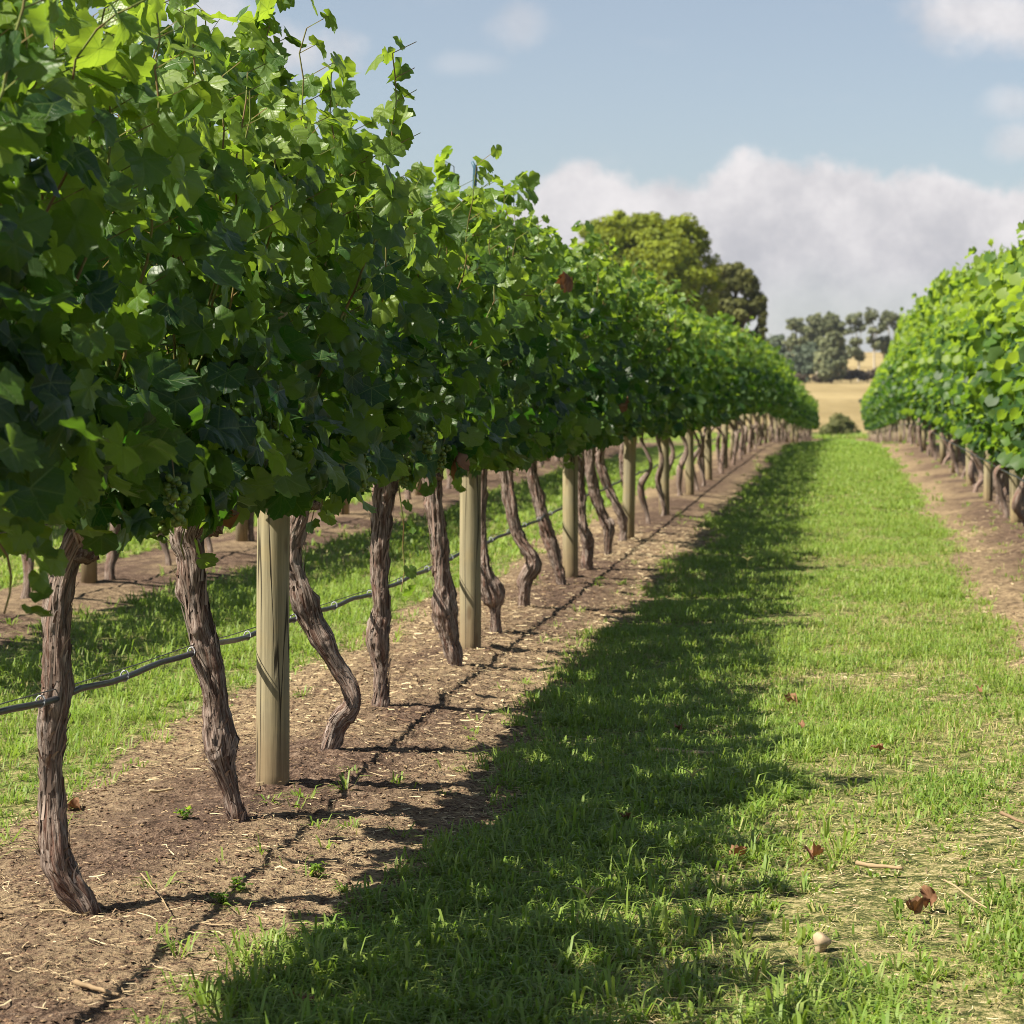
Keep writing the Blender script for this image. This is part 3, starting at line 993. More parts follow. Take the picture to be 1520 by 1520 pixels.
# mid and far vines share their meshes
MID = [(random_trunk(40 + i, 1), make_foliage(140 + i, 1, shoots=14, half=.70, fill=210, nb=75, big=1.12, bottom=(.85, 1.06), tall=((0.1, 2.30, .05),) if i % 3 == 0 else ())) for i in range(7)]
RGT = [(random_trunk(60 + i, 1), make_foliage(160 + i, 1, shoots=15, half=.72, fill=340, nb=150, big=1.18, wide=.2, wall=.40, lean_side=False, bright=.22, top=(2.14, 2.42), bottom=(.42, .92), tall=((0.2, 2.48, .0),) if i % 3 == 0 else ())) for i in range(6)]  # bright offset paints the sunlit face into the right row's leaf colour
FAR = [(random_trunk(80 + i, 2), make_foliage(180 + i, 2, shoots=11, half=.72, fill=170, nb=60, big=1.6, bottom=(.72, 1.0), wall=.36)) for i in range(5)]
RFAR = [(random_trunk(90 + i, 2), make_foliage(190 + i, 2, shoots=11, half=.72, fill=300, nb=110, big=1.5, bottom=(.5, .88), lean_side=False, bright=.15, wall=.38)) for i in range(4)]  # weaker bright offset, same sunlight painted into the leaf colour


def vine_copy(kit, x, y, label, group, r):
    root = vine_root(x + r.normal(0, .03), y, label, group)
    flip = math.pi if r.random() < .5 else 0
    sc = r.uniform(.89, .97) if group == G_A else r.uniform(.95, 1.05) * (1 + .10 * float(sstep(y, 17, 32)) * (group == G_R))
    t = link('trunk', kit[0], root)
    t.rotation_euler.z = flip if r.random() < .3 else 0
    f = link('foliage', kit[1], root)
    f.scale = (r.uniform(.92, 1.1), 1.02 if flip else -1.02, sc)
    return root


r = np.random.default_rng(77)
y = last_y + 1.3
k = 0
while y < 141:
    lab = ('%s grapevine past the leaning timber post of the left row' % ORD[k]) if k < 9 else \
        'gnarled grapevine in the middle stretch of the left row, trunk among many alike' if y < 55 else 'distant grapevine near the far end of the left row'
    vine_copy((MID if y < 48 else FAR)[r.integers(0, 7 if y < 48 else 5)], ROWX['a'], y, lab, G_A, r)
    y += 1.33 + r.normal(0, .05); k += 1
y, k = 13.2, 0
while y < 141:
    lab = ('%s leafy grapevine counted from the right edge in the right row' % ORD[k]) if k < 8 else \
        'sunlit grapevine in the middle stretch of the right row' if y < 55 else 'distant grapevine near the far end of the right row'
    vine_copy((RGT if y < 52 else RFAR)[r.integers(0, 6 if y < 52 else 4)], ROWX['r'], y, lab, G_R, r)
    y += 1.33 + r.normal(0, .05); k += 1
y, k = 10.0, 0
while y < 58:
    lab = 'grapevine behind the nearest trunk, its knobbly foot seen beyond the grass' if 15.6 < y < 16.9 else 'grapevine of the row beyond the grass strip behind the left row'
    vine_copy((MID if y < 40 else FAR)[r.integers(0, 5)], ROWX['b'], y, lab, G_B, r)
    y += 1.33 + r.normal(0, .05); k += 1
y = 20.0
while y < 44:
    vine_copy(FAR[r.integers(0, 5)], ROWX['c'], y, 'grapevine of the third row, glimpsed under the leaves of the nearer rows', G_C, r)
    y += 1.33 + r.normal(0, .05)

# ------------------------------------------------------------------ posts
def make_post(seed, radius, height, lod):
    r = np.random.default_rng(seed)
    b = MB()
    n = 14 if lod == 0 else 6
    sd = 24 if lod == 0 else 10
    z = np.concatenate([np.linspace(-.12, height - .012, n), [height - .002, height]])
    R = radius * (1.03 - .05 * (z / height)); R[-2] *= .97; R[-1] *= .86
    P = np.stack([np.cumsum(r.normal(0, .0012, len(z))), np.cumsum(r.normal(0, .0012, len(z))), z], -1)
    V, F = tube(P, R, sd, lambda s, a: 1 + (fbm(np.cos(a) * 2 + seed, np.sin(a) * 2, s * .5, seed) - .5) * .10)
    b.add(V, F, 0)
    return b.mesh('timber_post', [M_POST])


POSTS = [make_post(i, .049, 1.95, 0) for i in range(4)]
POSTS_FAR = [make_post(10 + i, .048, 1.9, 1) for i in range(3)]


def post(me, x, y, label, group, lean=(0, 0)):
    o = link('timber_post', me, None, (x, y, float(base_z(y))))
    o.rotation_euler = (lean[0], lean[1], y * 1.7)
    # lean about the foot, then spin about the post's own axis
    o.rotation_mode = 'XYZ'
    return tag(o, label, 'post', group)


GP = {'a': 'timber posts of the left row', 'r': 'timber posts of the right row', 'b': 'timber posts of the row behind the left one', 'c': 'timber posts of the third row'}
A_POSTS = [(7.56, -1.775, 0), (11.45, -1.758, 0), (15.75, -1.765, 0), (19.6, -1.73, -.10), (23.3, -1.71, 0), (27.4, -1.72, .01), (31.6, -1.74, .02), (35.8, -1.75, -.08)]
LA = ['nearest round timber post, pale grey green with a long dark crack', 'second round timber post of the left row, smooth and straight',
      'third round timber post of the left row, short shadow at its foot', 'leaning greenish timber post half hidden by trunks in the left row',
      'straight honey coloured timber post just after the leaning one', 'sixth timber post of the left row, slimmer and paler', 'seventh timber post of the left row, greenish top under the leaves',
      'eighth timber post of the left row, tilted to the left']
for i, (yy, xx, ln) in enumerate(A_POSTS):
    post(POSTS[i % 4], xx, yy, LA[i], GP['a'], (0, ln))
stake = MB()
V, F = tube([(0, 0, 0), (0, 0, .26), (.004, 0, .34), (-.012, 0, .37)], [.010, .010, .011, .006], 8)
stake.add(V, F, 0)
tag(link('steel_stake', stake.mesh('steel_stake', [M_STEEL]), None, (-1.735, 11.45, 1.93)), 'dark blue stake tip poking above the left row leaves', 'stake')
yy = 40.0
while yy < 141:
    post(POSTS_FAR[int(yy) % 3], ROWX['a'] + r.normal(0, .02), yy, 'distant timber post among the far trunks of the left row', GP['a'], (r.normal(0, .02), r.normal(0, .03)))
    yy += 4.05
yy, k = 13.95, 0
while yy < 141:
    lab = {1: 'timber post just outside the right edge of the right row', 2: 'pale timber post at the right edge, lowest leaves of the right row around it'}.get(k, 'distant timber post among the trunks of the right row')
    if k != 0:
        post((POSTS if yy < 30 else POSTS_FAR)[k % 3], ROWX['r'] + r.normal(0, .01), yy, lab, GP['r'], (0, r.normal(0, .01)))
    yy += 4.0; k += 1
for yy in np.arange(11.25, 58, 4.0):
    lab = 'timber post of the row behind, seen just right of the nearest trunk' if abs(yy - 15.25) < .1 else 'timber post of the row beyond the grass strip behind the left row'
    post(POSTS_FAR[int(yy) % 3], ROWX['b'] + r.normal(0, .02), yy, lab, GP['b'], (0, r.normal(0, .02)))

# ------------------------------------------------------------------ drip hoses and wires
def hose(x, y0, y1, z0, label, group, near):
    ys = np.arange(y0, y1, .12 if near else .6)
    b = MB()
    zz = (np.interp(ys, [3, 5.36, 5.7, 7.0, 7.5, 8.3, 9.6, 12, 60], [.53, .53, .512, .487, .468, .455, .428, .43, .44]) if near else np.full(len(ys), z0))
    sag = np.abs(np.sin(ys * math.pi / .66)) ** .8
    zz = zz - sag * .008 * (1 if near else 0) + (fbm(ys * 1.1, 0, 0, 5) - .5) * .03
    xx = x + (fbm(ys * .8, 3.0, 0, 6) - .5) * .02
    P = np.stack([xx, ys, zz + base_z(ys)], -1)
    V, F = tube(P, .0082, 12 if near else 6)
    b.add(V, F, 0)
    o = tag(link('drip_hose', b.mesh('drip_hose', [M_HOSE])), label, 'hose', group)
    if near:
        cb = MB()
        a = np.linspace(0, 2 * np.pi, 14)
        V, F = tube(np.stack([np.cos(a) * .0105, np.sin(a) * 0.003, np.sin(a) * .0135 + .004], -1), .0022, 6, cap=False)
        cb.add(V, F, 0)
        me = cb.mesh('hose_clip', [M_CLIP])
        for yc in np.arange(y0 + .25, 16, .66):
            c = [np.interp(yc, ys, P[:, q]) for q in range(3)]
            link('hose_clip', me, o, c)
    return P


HP = hose(-1.865, 3.4, 141, .45, 'black drip hose slung low along the near left row', 'drip hoses', True)
hose(1.49, 13, 141, .45, 'black drip hose along the foot of the right row', 'drip hoses', False)
hose(-4.82, 9.8, 58, .45, 'black drip hose along the row behind the left one', 'drip hoses', False)


def wire(P, label):
    b = MB()
    V, F = tube(P, .0016, 5)
    b.add(V, F, 0)
    tag(link('trellis_wire', b.mesh('trellis_wire', [M_WIRE])), label, 'wire', 'trellis wires')


ys = np.arange(3.4, 141, .5)
wire(np.stack([np.full(len(ys), -1.862), ys, np.interp(ys, HP[:, 1], HP[:, 2]) + .020 + .005 * np.sin(ys * 3)], -1), 'thin wire that carries the drip hose in the left row')
for z, lab in ((.945, 'wire under the woody arms of the left row'), (1.35, 'middle wire inside the leaves of the left row'), (1.75, 'upper wire inside the leaves of the left row')):
    wire(np.stack([np.full(len(ys), -1.725), ys, base_z(ys) + z], -1), lab)
ys = np.arange(13, 141, .8)
wire(np.stack([np.full(len(ys), 1.515), ys, base_z(ys) + .945], -1), 'wire under the woody arms of the right row')

# ------------------------------------------------------------------ grass
def blades(b, x, y, length, width, lean, az, dry, rnd):
    n = len(x)
    z = gz(x, y) - .006
    d = np.stack([np.cos(az), np.sin(az), np.zeros(n)], -1)
    p = np.stack([-np.sin(az), np.cos(az), np.zeros(n)], -1) * (width / 2)[:, None]
    o = np.stack([x, y, z], -1)
    up = np.array([0, 0, 1.0])
    m = o + d * (length * lean * .30)[:, None] + up * (length * .62 * np.sqrt(np.maximum(.05, 1 - (lean * .6) ** 2)))[:, None]
    t = o + d * (length * lean * .85)[:, None] + up * (length * (1 - lean * .55))[:, None]
    V = np.stack([o - p, o + p, m - p * .8, m + p * .8, t], 1).reshape(-1, 3)
    i = np.arange(n)[:, None] * 5
    Q = i + np.array([0, 1, 3, 2]); T3 = i + np.array([2, 3, 4])
    A = np.empty((n, 5, 3)); A[..., 0] = np.array([0, 0, .6, .6, 1]); A[..., 1] = dry[:, None]; A[..., 2] = rnd[:, None]
    b.add(V, [Q, T3], 0, A.reshape(-1, 3))


def grass_patch(b, x0, x1, y0, y1, tufts, per, lmin, lmax, wid, drybase, r, keep_soil=0.03, patchy=0.0, spread=.03):
    n = int((x1 - x0) * (y1 - y0) * tufts)
    x = r.uniform(x0, x1, n); y = r.uniform(y0, y1, n)
    sm = soil_mask(x, y)
    bare = sstep(fbm(x * 1.5, y * 1.0, 0, 41), .49, .64) * patchy * sstep(x, -.75, -.1)
    keep = r.random(n) < np.maximum((1 - sm) * (1 - bare * .78), keep_soil * sm)
    x, y, bare = x[keep], y[keep], bare[keep]
    lush = fbm(x * 2.4, y * 1.9, 0, 43)
    n = len(x)
    cnt = np.maximum(2, r.poisson(per, n))
    X = np.repeat(x, cnt); Y = np.repeat(y, cnt); LU = np.repeat(lush, cnt); BA = np.repeat(bare, cnt)
    N = len(X)
    az = r.uniform(0, 2 * np.pi, N)
    rr = r.uniform(0, spread, N)
    X = X + np.cos(az) * rr; Y = Y + np.sin(az) * rr
    L = r.uniform(lmin, lmax, N) * np.clip(.55 + (LU - .3) * 1.7, .4, 1.5) * (1 - BA * .45)
    lean = np.clip(r.normal(1.08, .32, N), .1, 1.6)
    dryp = np.clip(drybase * (1 - .65 * (1 - sstep(X, -.75, -.25)) * (Y < 16)) + BA * .45 + .12 * sstep(X, -.5, .3) * (1 - sstep(Y, 9, 20)) + (fbm(X * .8, Y * .6, 0, 45) - .5) * .9 * (drybase > .05), 0, 1)  # fewer dry blades in the left row's shadow band, deepening the shade by colour
    dry = np.where(r.random(N) < dryp, r.uniform(.5, 1, N), r.uniform(0, .22, N))
    lean = np.where(dry > .4, np.clip(lean + .3, 0, 1.65), lean)
    blades(b, X, Y, L, r.uniform(.7, 1.25, N) * wid * np.where(dry > .4, .55, 1.0), lean, az + r.normal(0, .5, N), dry, np.clip(LU * .5 + r.uniform(0, .55, N), 0, 1))


r = np.random.default_rng(5)
gb = MB()
grass_patch(gb, -1.75, 1.5, 4.2, 8.0, 1300, 8, .030, .095, .0056, .25, r, .012, 1.0)
grass_patch(gb, -1.75, 1.5, 4.2, 8.0, 190, 9, .06, .14, .0080, .03, r, .01, .7, .02)
grass_patch(gb, -1.5, 1.7, 8.0, 13.0, 900, 9, .030, .095, .0058, .20, r, .02, .85)
grass_patch(gb, -1.5, 1.7, 8.0, 13.0, 35, 12, .08, .14, .0052, .05, r, .02, .5, .02)
grass_patch(gb, -1.5, 1.7, 13, 24, 480, 8, .035, .095, .0062, .10, r, .025, .45)
grass_patch(gb, -1.5, 1.7, 24, 45, 160, 8, .045, .11, .011, .05, r, .02, .2)
grass_patch(gb, -1.5, 1.7, 45, 90, 45, 8, .06, .14, .02, .03, r, .02, 0)
tag(link('grass', gb.mesh('grass', [M_BLADE])), 'mown green grass of the alley between the two vine rows', 'grass', kind='stuff')
gb = MB()
grass_patch(gb, -4.5, -2.2, 5.0, 9.5, 300, 9, .05, .13, .0050, .10, r, .01, .3)
grass_patch(gb, -4.5, -2.2, 9.5, 18, 260, 8, .05, .12, .0065, .10, r, .02, .3)
grass_patch(gb, -4.5, -2.2, 18, 40, 110, 8, .06, .13, .012, .08, r, .02, .2)
grass_patch(gb, -7.4, -5.2, 10, 30, 100, 8, .06, .13, .011, .1, r, .02, .2)
grass_patch(gb, -10.5, -7.4, 20, 60, 30, 8, .06, .13, .02, .1, r, .02, .2)
grass_patch(gb, 2.1, 4.2, 12, 40, 50, 8, .06, .12, .014, .1, r, .02, .2)
tag(link('grass', gb.mesh('grass', [M_BLADE])), 'longer grass in the strips behind the left vine row', 'grass', kind='stuff')
# rough grass on the headland where the rows end
gb = MB()
grass_patch(gb, -14, 14, 142, 156, 9, 9, .2, .55, .05, .35, r, .5, 0, .2)
tag(link('grass', gb.mesh('grass', [M_BLADE])), 'rough dry grass on the headland where the vine rows end', 'grass', kind='stuff')

# ------------------------------------------------------------------ litter on the soil
def litter(b, x0, x1, y0, y1, n, lmin, lmax, wid, r, soil_only=True, bright=.5):
    x = r.uniform(x0, x1, n); y = r.uniform(y0, y1, n)
    sm = soil_mask(x, y)
    pat = fbm(x * 1.3, y * .9, 0, 15) + .35 * np.exp(-((x + 1.22) / .25) ** 2) + .3 * np.exp(-((x + 2.42) / .3) ** 2)
    k = (r.random(n) < (sm if soil_only else 1)) & (r.random(n) < sstep(pat, .34, .7) * .9 + .1)
    x, y = x[k], y[k]; n = len(x)
    L = r.uniform(lmin, lmax, n) * r.uniform(.4, 1, n); az = r.uniform(0, 2 * np.pi, n)
    d = np.stack([np.cos(az), np.sin(az), r.normal(0, .12, n)], -1); p = np.stack([-np.sin(az), np.cos(az), r.normal(0, .5, n)], -1)
    w = (wid * r.uniform(.5, 1.4, n) / 2)[:, None]
    bend = p * (L * r.normal(0, .12, n))[:, None]
    o = np.stack([x, y, gz(x, y) + .004 + r.uniform(0, .006, n)], -1)
    h = np.array([0, 0, 1.0]) * w * .9
    V = np.stack([o - d * L[:, None] / 2 - p * w, o - d * L[:, None] / 2 + p * w, o + bend - p * w, o + bend + p * w, o + d * L[:, None] / 2 - p * w * .6, o + d * L[:, None] / 2 + p * w * .6,
                  o - d * L[:, None] / 2 + h, o + bend + h, o + d * L[:, None] / 2 + h * .6], 1)
    i = np.arange(n)[:, None] * 9
    Q = np.concatenate([i + np.array(q) for q in ([0, 6, 7, 2], [6, 1, 3, 7], [2, 7, 8, 4], [7, 3, 5, 8])])
    A = np.zeros((n, 9, 3)); A[..., 2] = np.clip(r.normal(bright, .28, n), 0, 1)[:, None]
    b.add(V.reshape(-1, 3), Q, 0, A.reshape(-1, 3))


r = np.random.default_rng(15)
lb = MB()
litter(lb, -2.7, -.9, 4.3, 9, 17000, .008, .045, .0020, r, True, .42)
litter(lb, -2.7, -.9, 4.3, 9, 700, .03, .09, .0034, r, True, .7)
litter(lb, -2.7, -.9, 9, 22, 14000, .015, .06, .0040, r, True, .55)
litter(lb, -1.2, 1.3, 4.3, 11, 24000, .012, .06, .0018, r, False, .72)
litter(lb, .6, 2.3, 8, 24, 5000, .02, .07, .005, r, True, .6)
tag(link('straw_litter', lb.mesh('straw_litter', [M_STRAW])), 'dry straw and bark chips scattered on the bare soil', 'litter', kind='stuff')

cb = MB()
n = 26000
x = r.uniform(-2.6, -1.0, n); y = 4.3 + r.random(n) ** 1.5 * 12
k = r.random(n) < soil_mask(x, y); x, y = x[k], y[k]; n = len(x)
oc = nrm(np.array([(1, 0, 0), (-1, 0, 0), (0, 1, 0), (0, -1, 0), (0, 0, 1), (0, 0, -1.)]))
of = np.array([(0, 2, 4), (2, 1, 4), (1, 3, 4), (3, 0, 4), (2, 0, 5), (1, 2, 5), (3, 1, 5), (0, 3, 5)])
sz = r.uniform(.0015, .0065, n)
V = np.stack([x, y, gz(x, y) + sz * .2], -1)[:, None] + oc[None] * sz[:, None, None] * np.array([1.2, 1.2, .6]) * r.uniform(.6, 1.3, (n, 6, 3))
A = np.zeros((n, 6, 3)); A[..., 2] = r.uniform(.05, .48, n)[:, None]
cb.add(V.reshape(-1, 3), (of[None] + np.arange(n)[:, None, None] * 6).reshape(-1, 3), 0, A.reshape(-1, 3))
tag(link('soil_crumbs', cb.mesh('soil_crumbs', [M_STRAW], False)), 'small brown clods of soil under the left row', 'soil', kind='stuff')


def at(px, py):
    h = CAM_H
    for _ in range(4):
        d = 3600 * h / (py - 570)
        x = (px - 1250) * d / 3600
        h = CAM_H - float(gz(x, d))
    return x, d


FALLEN_SCALE = .62
FALLEN = [(1378, 1352, .060, 'large rust brown vine leaf standing upright in sunlit grass at lower right'), (1357, 1372, .05, 'rust brown vine leaf lying flat just left of the upright one'),
          (1176, 1052, .06, 'brown vine leaf lying on the dry patch at the shadow edge'), (1210, 1288, .06, 'curled brown vine leaf on the pale dead grass patch'),
          (1304, 1124, .05, 'small curled brown vine leaf on the grass at right'), (1455, 1034, .05, 'brown vine leaf near the right edge of the grass'),
          (1095, 1283, .055, 'faded vine leaf at the edge of the shade'), (450, 1503, .06, 'brown vine leaf at the bottom edge beside the soil'),
          (1008, 1094, .045, 'small dark brown vine leaf lying in the shade'), (108, 1203, .05, 'orange brown leaf scrap beside the nearest trunk'),
          (1190, 1090, .045, 'pinkish brown vine leaf just below the dry patch leaf'), (930, 1228, .04, 'dull brown vine leaf in the dark grass')]
for i, (px, py, sz, lab) in enumerate(FALLEN):
    x, y = at(px, py)
    o = link('fallen_leaf', withered(20 + i, sz * FALLEN_SCALE), None, (x, y, float(gz(x, y)) + (.03 if x > -1.2 else .012)))
    o.rotation_euler = (.25 + (1.0 if i == 0 else 0), .2 * (i % 3 - 1), i * 1.9)
    tag(o, lab, 'leaf', 'fallen vine leaves')


def stick(p0, p1, rad, lab, seed, lift=.012):
    r = np.random.default_rng(seed)
    a = np.array(at(*p0)); c = np.array(at(*p1))
    n = 14; t = np.linspace(0, 1, n)[:, None]
    q = a + (c - a) * t
    P = np.stack([q[:, 0], q[:, 1], gz(q[:, 0], q[:, 1]) + lift], -1)
    P[:, 1] += (fbm(t[:, 0] * 3 + seed, 0, 0, seed) - .5) * .03
    P[:, 2] = np.convolve(np.pad(P[:, 2], 2, 'edge'), np.ones(5) / 5, 'valid')
    b = MB()
    V, F = tube(P, np.linspace(rad, rad * .6, n) * (1 + r.normal(0, .08, n)), 8)
    b.add(V, F, 0, (0, 0, r.uniform(.42, .68)))
    tag(link('twig', b.mesh('twig', [M_STRAW])), lab, 'twig', 'fallen twigs')


stick((112, 1468), (178, 1486), .006, 'pale peeled twig on the soil at the bottom left', 1)
stick((1272, 1298), (1340, 1306), .007, 'thick crooked twig lying in the sunlit grass at right', 2, .03)
stick((1402, 1330), (1465, 1372), .003, 'thin reddish twig beside the upright brown leaf', 3, .04)
stick((222, 1178), (258, 1176), .005, 'short pale twig on the soil between the first two trunks', 4)
stick((975, 1122), (1062, 1126), .010, 'dark twig lying in the shade of the left row', 5, .02)
stick((1486, 1226), (1520, 1242), .006, 'tan twig at the right edge of the grass', 6, .04)
stick((210, 1308), (252, 1364), .002, 'thin bent straw standing by the shadow of the nearest trunk', 7, .02)
stick((60, 1362), (128, 1362), .003, 'thin reddish twig in front of the nearest trunk', 8)

# pale torn mushroom in the grass
b = MB()
px, py = at(1216, 1412)
R = np.array([.012, .013, .018, .022, .021, .016, .006])
V, F = tube(np.stack([np.linspace(0, .012, 7), np.zeros(7), np.array([0, .018, .030, .036, .044, .049, .051])], -1), R, 16, lambda s, a: 1 + (fbm(np.cos(a) * 1.5 + 2, np.sin(a) * 1.5, s * 30, 3) - .5) * 1.0)
b.add(V, F, 0)
tag(link('mushroom', b.mesh('mushroom', [plain_mat('pale_mushroom', (0.36, 0.27, 0.17), .85, .1, 0, 90, .5)]), None, (px, py, float(gz(px, py)) - .012)), 'pale cream mushroom in the sunlit grass', 'mushroom')

# seed stalks in the grass
def stalk(px, py, ht, tipdx, lab, seed):
    x, y = at(px, py)
    z = float(gz(x, y))
    b = MB()
    P = catmull([(0, 0, 0), (tipdx * .25, 0, ht * .45), (tipdx * .7, 0, ht * .85), (tipdx, 0, ht)], 12)
    V, F = tube(P, np.linspace(.0014, .0009, 12), 5); b.add(V, F, 0, (1, .6, .8))
    for sg in (-1, 1, .3):
        Q = catmull([P[-3], P[-3] + (sg * .012, 0, .02), P[-3] + (sg * .04, 0.01, .028)], 6)
        V, F = tube(Q, np.array([.0012, .0024, .0026, .0024, .002, .0008]), 5); b.add(V, F, 0, (1, .75, .8))
    tag(link('grass_stalk', b.mesh('grass_stalk', [M_BLADE]), None, (x, y, z)), lab, 'grass stalk', 'grass seed stalks')


stalk(893, 1400, .11, -.035, 'tall pale seed stalk in the shaded grass', 1)
stalk(1108, 862, .14, .01, 'thin seed stalk at the shadow edge of the middle grass', 2)
stalk(1022, 1200, .10, .015, 'short seed stalk in the shade', 3)

# small green weeds at the edge of the soil
def weed(px, py, sz, lab, seed):
    r = np.random.default_rng(seed)
    x, y = at(px, py)
    b = MB()
    n = 34
    h = r.uniform(.1, 1, n) * sz
    pos = np.stack([r.normal(0, sz * .35, n), r.normal(0, sz * .35, n), h], -1)
    o = nrm(np.stack([r.normal(0, 1, n), r.normal(0, 1, n), np.zeros(n)], -1))
    add_leaves(b, pos, o + np.array([0, 0, .2]), np.array([0, 0, 1.]) + r.normal(0, .3, (n, 3)), r.uniform(.005, .011, n), r.uniform(.5, .95, n), 1, 0, r)
    for k in range(6):
        i = r.integers(0, n)
        V, F = tube(np.stack([(0, 0, -.01), pos[i] * .5, pos[i]]), [.0014, .0012, .0008], 4); b.add(V, F, 1)
    tag(link('weed', b.mesh('weed', [M_LEAF_FAR, M_CANE]), None, (x, y, float(gz(x, y)))), lab, 'weed', 'small weeds on the soil edge')


weed(355, 1320, .034, 'small green weed on the soil below the crossing shadows', 1)
weed(330, 1345, .026, 'tiny weed beside the shadow of the nearest trunk', 2)
weed(275, 1216, .03, 'yellow green weed tuft between the first two trunks', 3)
weed(470, 1298, .036, 'straggly weed where the soil meets the shaded grass', 4)
weed(890, 870, .06, 'yellow green weed tuft on soil beyond the third timber post', 5)
weed(795, 868, .06, 'yellow green weed tuft at the zigzag trunk', 6)
weed(1010, 772, .09, 'yellow green weed tuft beside the honey coloured post', 7)

# ------------------------------------------------------------------ trees beyond the vines
def crown_mesh(blobs, n, size, seed, m, surf=.55):
    """many small leaf clumps spread through lobes; n per unit of lobe area"""
    r = np.random.default_rng(seed)
    b = MB()
    w = np.array([(q[3] * q[4] + q[3] * q[5] + q[4] * q[5]) for q in blobs]); w = w / w.sum()
    for q, ww in zip(blobs, w):
        k = int(n * ww)
        d = nrm(r.normal(0, 1, (k, 3)))
        rad = np.where(r.random(k) < surf, r.uniform(.86, 1.04, k), r.random(k) ** .5)
        rad = rad * (.78 + .44 * fbm(d[:, 0] * 2.2 + q[0], d[:, 1] * 2.2 + q[1], d[:, 2] * 2.2 + q[2], seed))
        c = np.array(q[:3]) + d * rad[:, None] * np.array(q[3:6])
        nn = nrm(d + r.normal(0, .6, (k, 3)) + np.array([0, 0, .4]))
        t = nrm(np.cross(nn, r.normal(0, 1, (k, 3)))); u = np.cross(nn, t)
        s = (size * r.uniform(.5, 1.25, k))[:, None]
        V = np.stack([c - t * s, c + u * s * .55 + nn * s * .15, c + t * s, c - u * s * .55 + nn * s * .1], 1).reshape(-1, 3)
        A = np.zeros((k, 4, 3)); A[..., 2] = np.clip(r.normal(.5, .25, k), 0, 1)[:, None]
        b.add(V, np.arange(4 * k).reshape(-1, 4), 0, A.reshape(-1, 3))
    return b.mesh('crown', [m], False)


def knobs(bl, m, seed, f=.36, flat=.75):
    r = np.random.default_rng(seed + 70)
    out = [(q[0], q[1], q[2], q[3] * .76, q[4] * .76, q[5] * .76) for q in bl]
    for q in bl:
        for k in range(m):
            d = nrm(r.normal(0, 1, 3) + np.array([0, -.25, .35]))
            c = np.array(q[:3]) + d * np.array(q[3:6]) * r.uniform(.65, .95)
            g = (q[3] * q[4] * q[5]) ** (1 / 3) * f * r.uniform(.6, 1.3)
            out.append((c[0], c[1], c[2], g, g, g * flat))
    return out


def tree(name, px, D, blobs_px, n, size, seed, m, trunkm, label, cat, group=None, tr=.25, limbs=True, depth=.8, kn=4, fat=1.0):
    """blobs in photo pixels (x, y, rx, ry[, dy metres]) at distance D, turned into metres about the tree's foot"""
    s = 3600 / D
    X0 = (px - 1250) / s; Z0 = float(gz(np.array([X0]), np.array([D]))[0])
    root = bpy.data.objects.new(name, None); COL.objects.link(root)
    root.location = (X0, D, Z0)
    tag(root, label, cat, group)
    bl = []
    for q in blobs_px:
        rx, rz = q[2] / s * fat, q[3] / s * fat
        bl.append(((q[0] - px) / s, q[4] if len(q) > 4 else 0.0, CAM_H + (570 - q[1]) / s - Z0, rx, rx * depth, rz))
    link('crown', crown_mesh(knobs(bl, kn, seed), n, size, seed, m), root)
    r = np.random.default_rng(seed)
    b = MB()
    zt = max(q[2] for q in bl)
    P = catmull([(0, 0, -.4), (r.normal(0, .1), 0, zt * .3), (bl[0][0] * .4, 0, zt * .6), (bl[0][0], 0, bl[0][2])], 12)
    V, F = tube(P, np.linspace(tr, tr * .35, 12), 8, lambda ss, a: 1 + (fbm(np.cos(a), np.sin(a), ss, seed) - .5) * .3)
    b.add(V, F, 0)
    if limbs:
        for q in bl[1:]:
            i = 4 + int(r.integers(0, 4))
            e = np.array(q[:3])
            V, F = tube(catmull([P[i], P[i] * .5 + e * .5 + (0, 0, .1 * zt * .3), e], 8), np.linspace(tr * .5, tr * .15, 8), 6)
            b.add(V, F, 0)
    link('trunk', b.mesh('trunk', [trunkm]), root)
    return root


tree('cypress_tree', 960, 165, [(905, 345, 42, 34, .3), (965, 352, 50, 34, 0), (1012, 362, 44, 36, -.8), (918, 372, 52, 40, -.4), (958, 338, 30, 26), (1005, 345, 28, 28), (1030, 395, 34, 40, 0), (985, 400, 62, 34, -2.2), (1010, 420, 46, 28, -2.6), (930, 412, 56, 34, -1.8),
                               (890, 400, 44, 44), (890, 350, 26, 24, .5), (1048, 440, 26, 40, .4), (960, 450, 70, 50, -1), (1040, 352, 14, 16), (1010, 480, 60, 60, 0)], 42000, .17, 3, M_CYP, M_DARKBARK,
     'big rounded yellow green tree rising above the left row', 'tree', None, .5, depth=.9, kn=13)
tree('olive_coloured_tree', 1090, 178, [(1092, 415, 24, 24), (1070, 425, 26, 28), (1112, 425, 20, 24), (1125, 450, 16, 22), (1078, 465, 34, 36), (1108, 462, 20, 20, .5), (1132, 470, 9, 20), (1128, 500, 10, 22), (1100, 510, 30, 26), (1060, 500, 30, 40)], 15000, .18, 4, M_CYP2, M_DARKBARK,
     'darker olive tree with ragged gaps, right behind the big rounded tree', 'tree', None, .35)

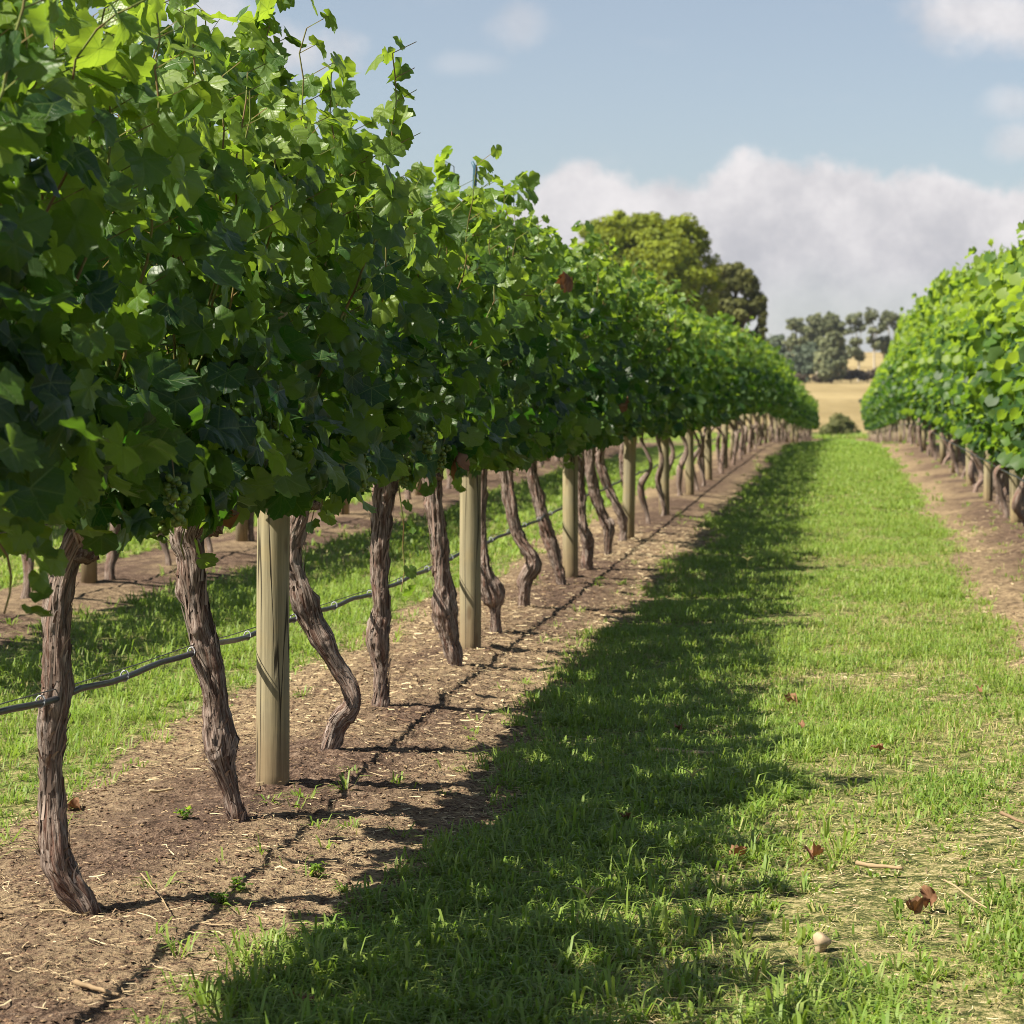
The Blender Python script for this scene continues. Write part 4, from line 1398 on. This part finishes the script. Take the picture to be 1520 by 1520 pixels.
GT = 'gum trees along the far side of the dry field'
tree('gum_tree', 1152, 420, [(1150, 515, 16, 18), (1160, 535, 16, 24), (1142, 535, 14, 26)], 2200, .42, 11, M_GUMD, M_DARKBARK, 'dark dense tree at the left end of the tree belt', 'tree', GT, fat=1.3)
tree('gum_tree', 1186, 410, [(1180, 481, 10, 9), (1192, 488, 9, 6), (1174, 486, 6, 4), (1175, 510, 9, 11), (1196, 508, 10, 12)], 1500, .40, 12, M_GUM, M_GUMBARK, 'gum tree with pale bare trunk and small tufted crown', 'tree', GT, .30, fat=1.3)
tree('gum_tree', 1212, 405, [(1209, 476, 11, 9), (1220, 486, 12, 10), (1206, 492, 10, 8), (1216, 506, 12, 10)], 1900, .40, 13, M_GUM, M_GUMBARK, 'gum tree with two stacked round tufts, middle of the belt', 'tree', GT, fat=1.3)
tree('gum_tree', 1236, 415, [(1234, 475, 13, 10), (1242, 488, 10, 12), (1228, 486, 9, 10), (1240, 506, 14, 10), (1252, 492, 6, 4)], 2200, .40, 14, M_GUM, M_GUMBARK, 'widest crowned gum tree of the far belt', 'tree', GT, fat=1.3)
tree('gum_tree', 1188, 398, [(1186, 540, 22, 24), (1200, 528, 18, 20), (1172, 548, 14, 18)], 2600, .42, 15, M_GUMD, M_DARKBARK, 'dense dark tree filling the belt under the pale trunk', 'tree', GT, fat=1.3)
tree('gum_tree', 1234, 392, [(1236, 520, 18, 20), (1228, 540, 20, 26), (1246, 542, 13, 22), (1240, 504, 12, 12)], 3000, .42, 16, M_GUM, M_DARKBARK, 'broad mid green tree standing in front of the belt', 'tree', GT, fat=1.3)
tree('gum_tree', 1274, 412, [(1270, 474, 13, 9), (1263, 490, 9, 5), (1278, 486, 8, 6), (1271, 507, 10, 6), (1266, 520, 11, 9), (1276, 528, 9, 8)], 1100, .40, 17, M_GUM, M_GUMBARK, 'slender gum tree with see through crown left of the pale hill', 'tree', GT, .2, fat=1.25)
tree('gum_tree', 1298, 408, [(1295, 467, 10, 9), (1300, 490, 13, 5), (1290, 476, 6, 6), (1310, 482, 7, 9), (1303, 512, 9, 8), (1292, 505, 6, 6)], 1000, .40, 18, M_GUM, M_GUMBARK, 'tallest slender gum tree over the pale hill', 'tree', GT, .2, fat=1.25)
tree('gum_tree', 1322, 410, [(1318, 472, 12, 10), (1330, 480, 8, 12), (1312, 508, 12, 10), (1324, 520, 12, 16)], 1300, .40, 19, M_GUM, M_GUMBARK, 'gum tree partly hidden by the right row', 'tree', GT, .2, fat=1.25)
tree('gum_tree', 1345, 430, [(1345, 478, 14, 7), (1352, 492, 14, 10)], 700, .45, 20, M_GUM, M_GUMBARK, 'pale hazy gum tree furthest right in the belt', 'tree', GT, .2, fat=1.25)
GS = 'scrub along the far field edge'
for i, (px, py, rx, ry, lab) in enumerate([(1262, 556, 16, 9, 'dark brown scrub just right of the broad tree'), (1288, 557, 15, 7, 'low dark scrub under the pale hill'), (1306, 553, 12, 10, 'dark scrub next to the right row, far field edge'),
                                            (1225, 560, 20, 8, 'dark scrub below the broad mid green tree'), (1180, 560, 18, 7, 'dark scrub below the pale bare trunk'), (1150, 558, 16, 8, 'dark scrub at the left end of the far field edge')]):
    tree('scrub_bush', px, 396 - i, [(px, py, rx, ry), (px - rx * .5, py + 2, rx * .6, ry * .8)], 800, .35, 30 + i, M_DRYBUSH, M_DARKBARK, lab, 'bush', GS, .1, False)
tree('olive_bush', 1247, 150, [(1246, 636, 26, 22), (1228, 642, 18, 18), (1262, 640, 15, 20), (1242, 622, 15, 12), (1256, 628, 12, 12)], 5000, .09, 41, M_BUSH, M_DARKBARK, 'olive green bush at the end of the grass alley', 'bush', None, .06)
tree('field_bush', 1279, 250, [(1278, 595, 4, 3.2), (1282, 594, 3, 2)], 300, .12, 42, M_GUMD, M_DARKBARK, 'tiny dark bush alone in the dry field', 'bush', None, .03, False)
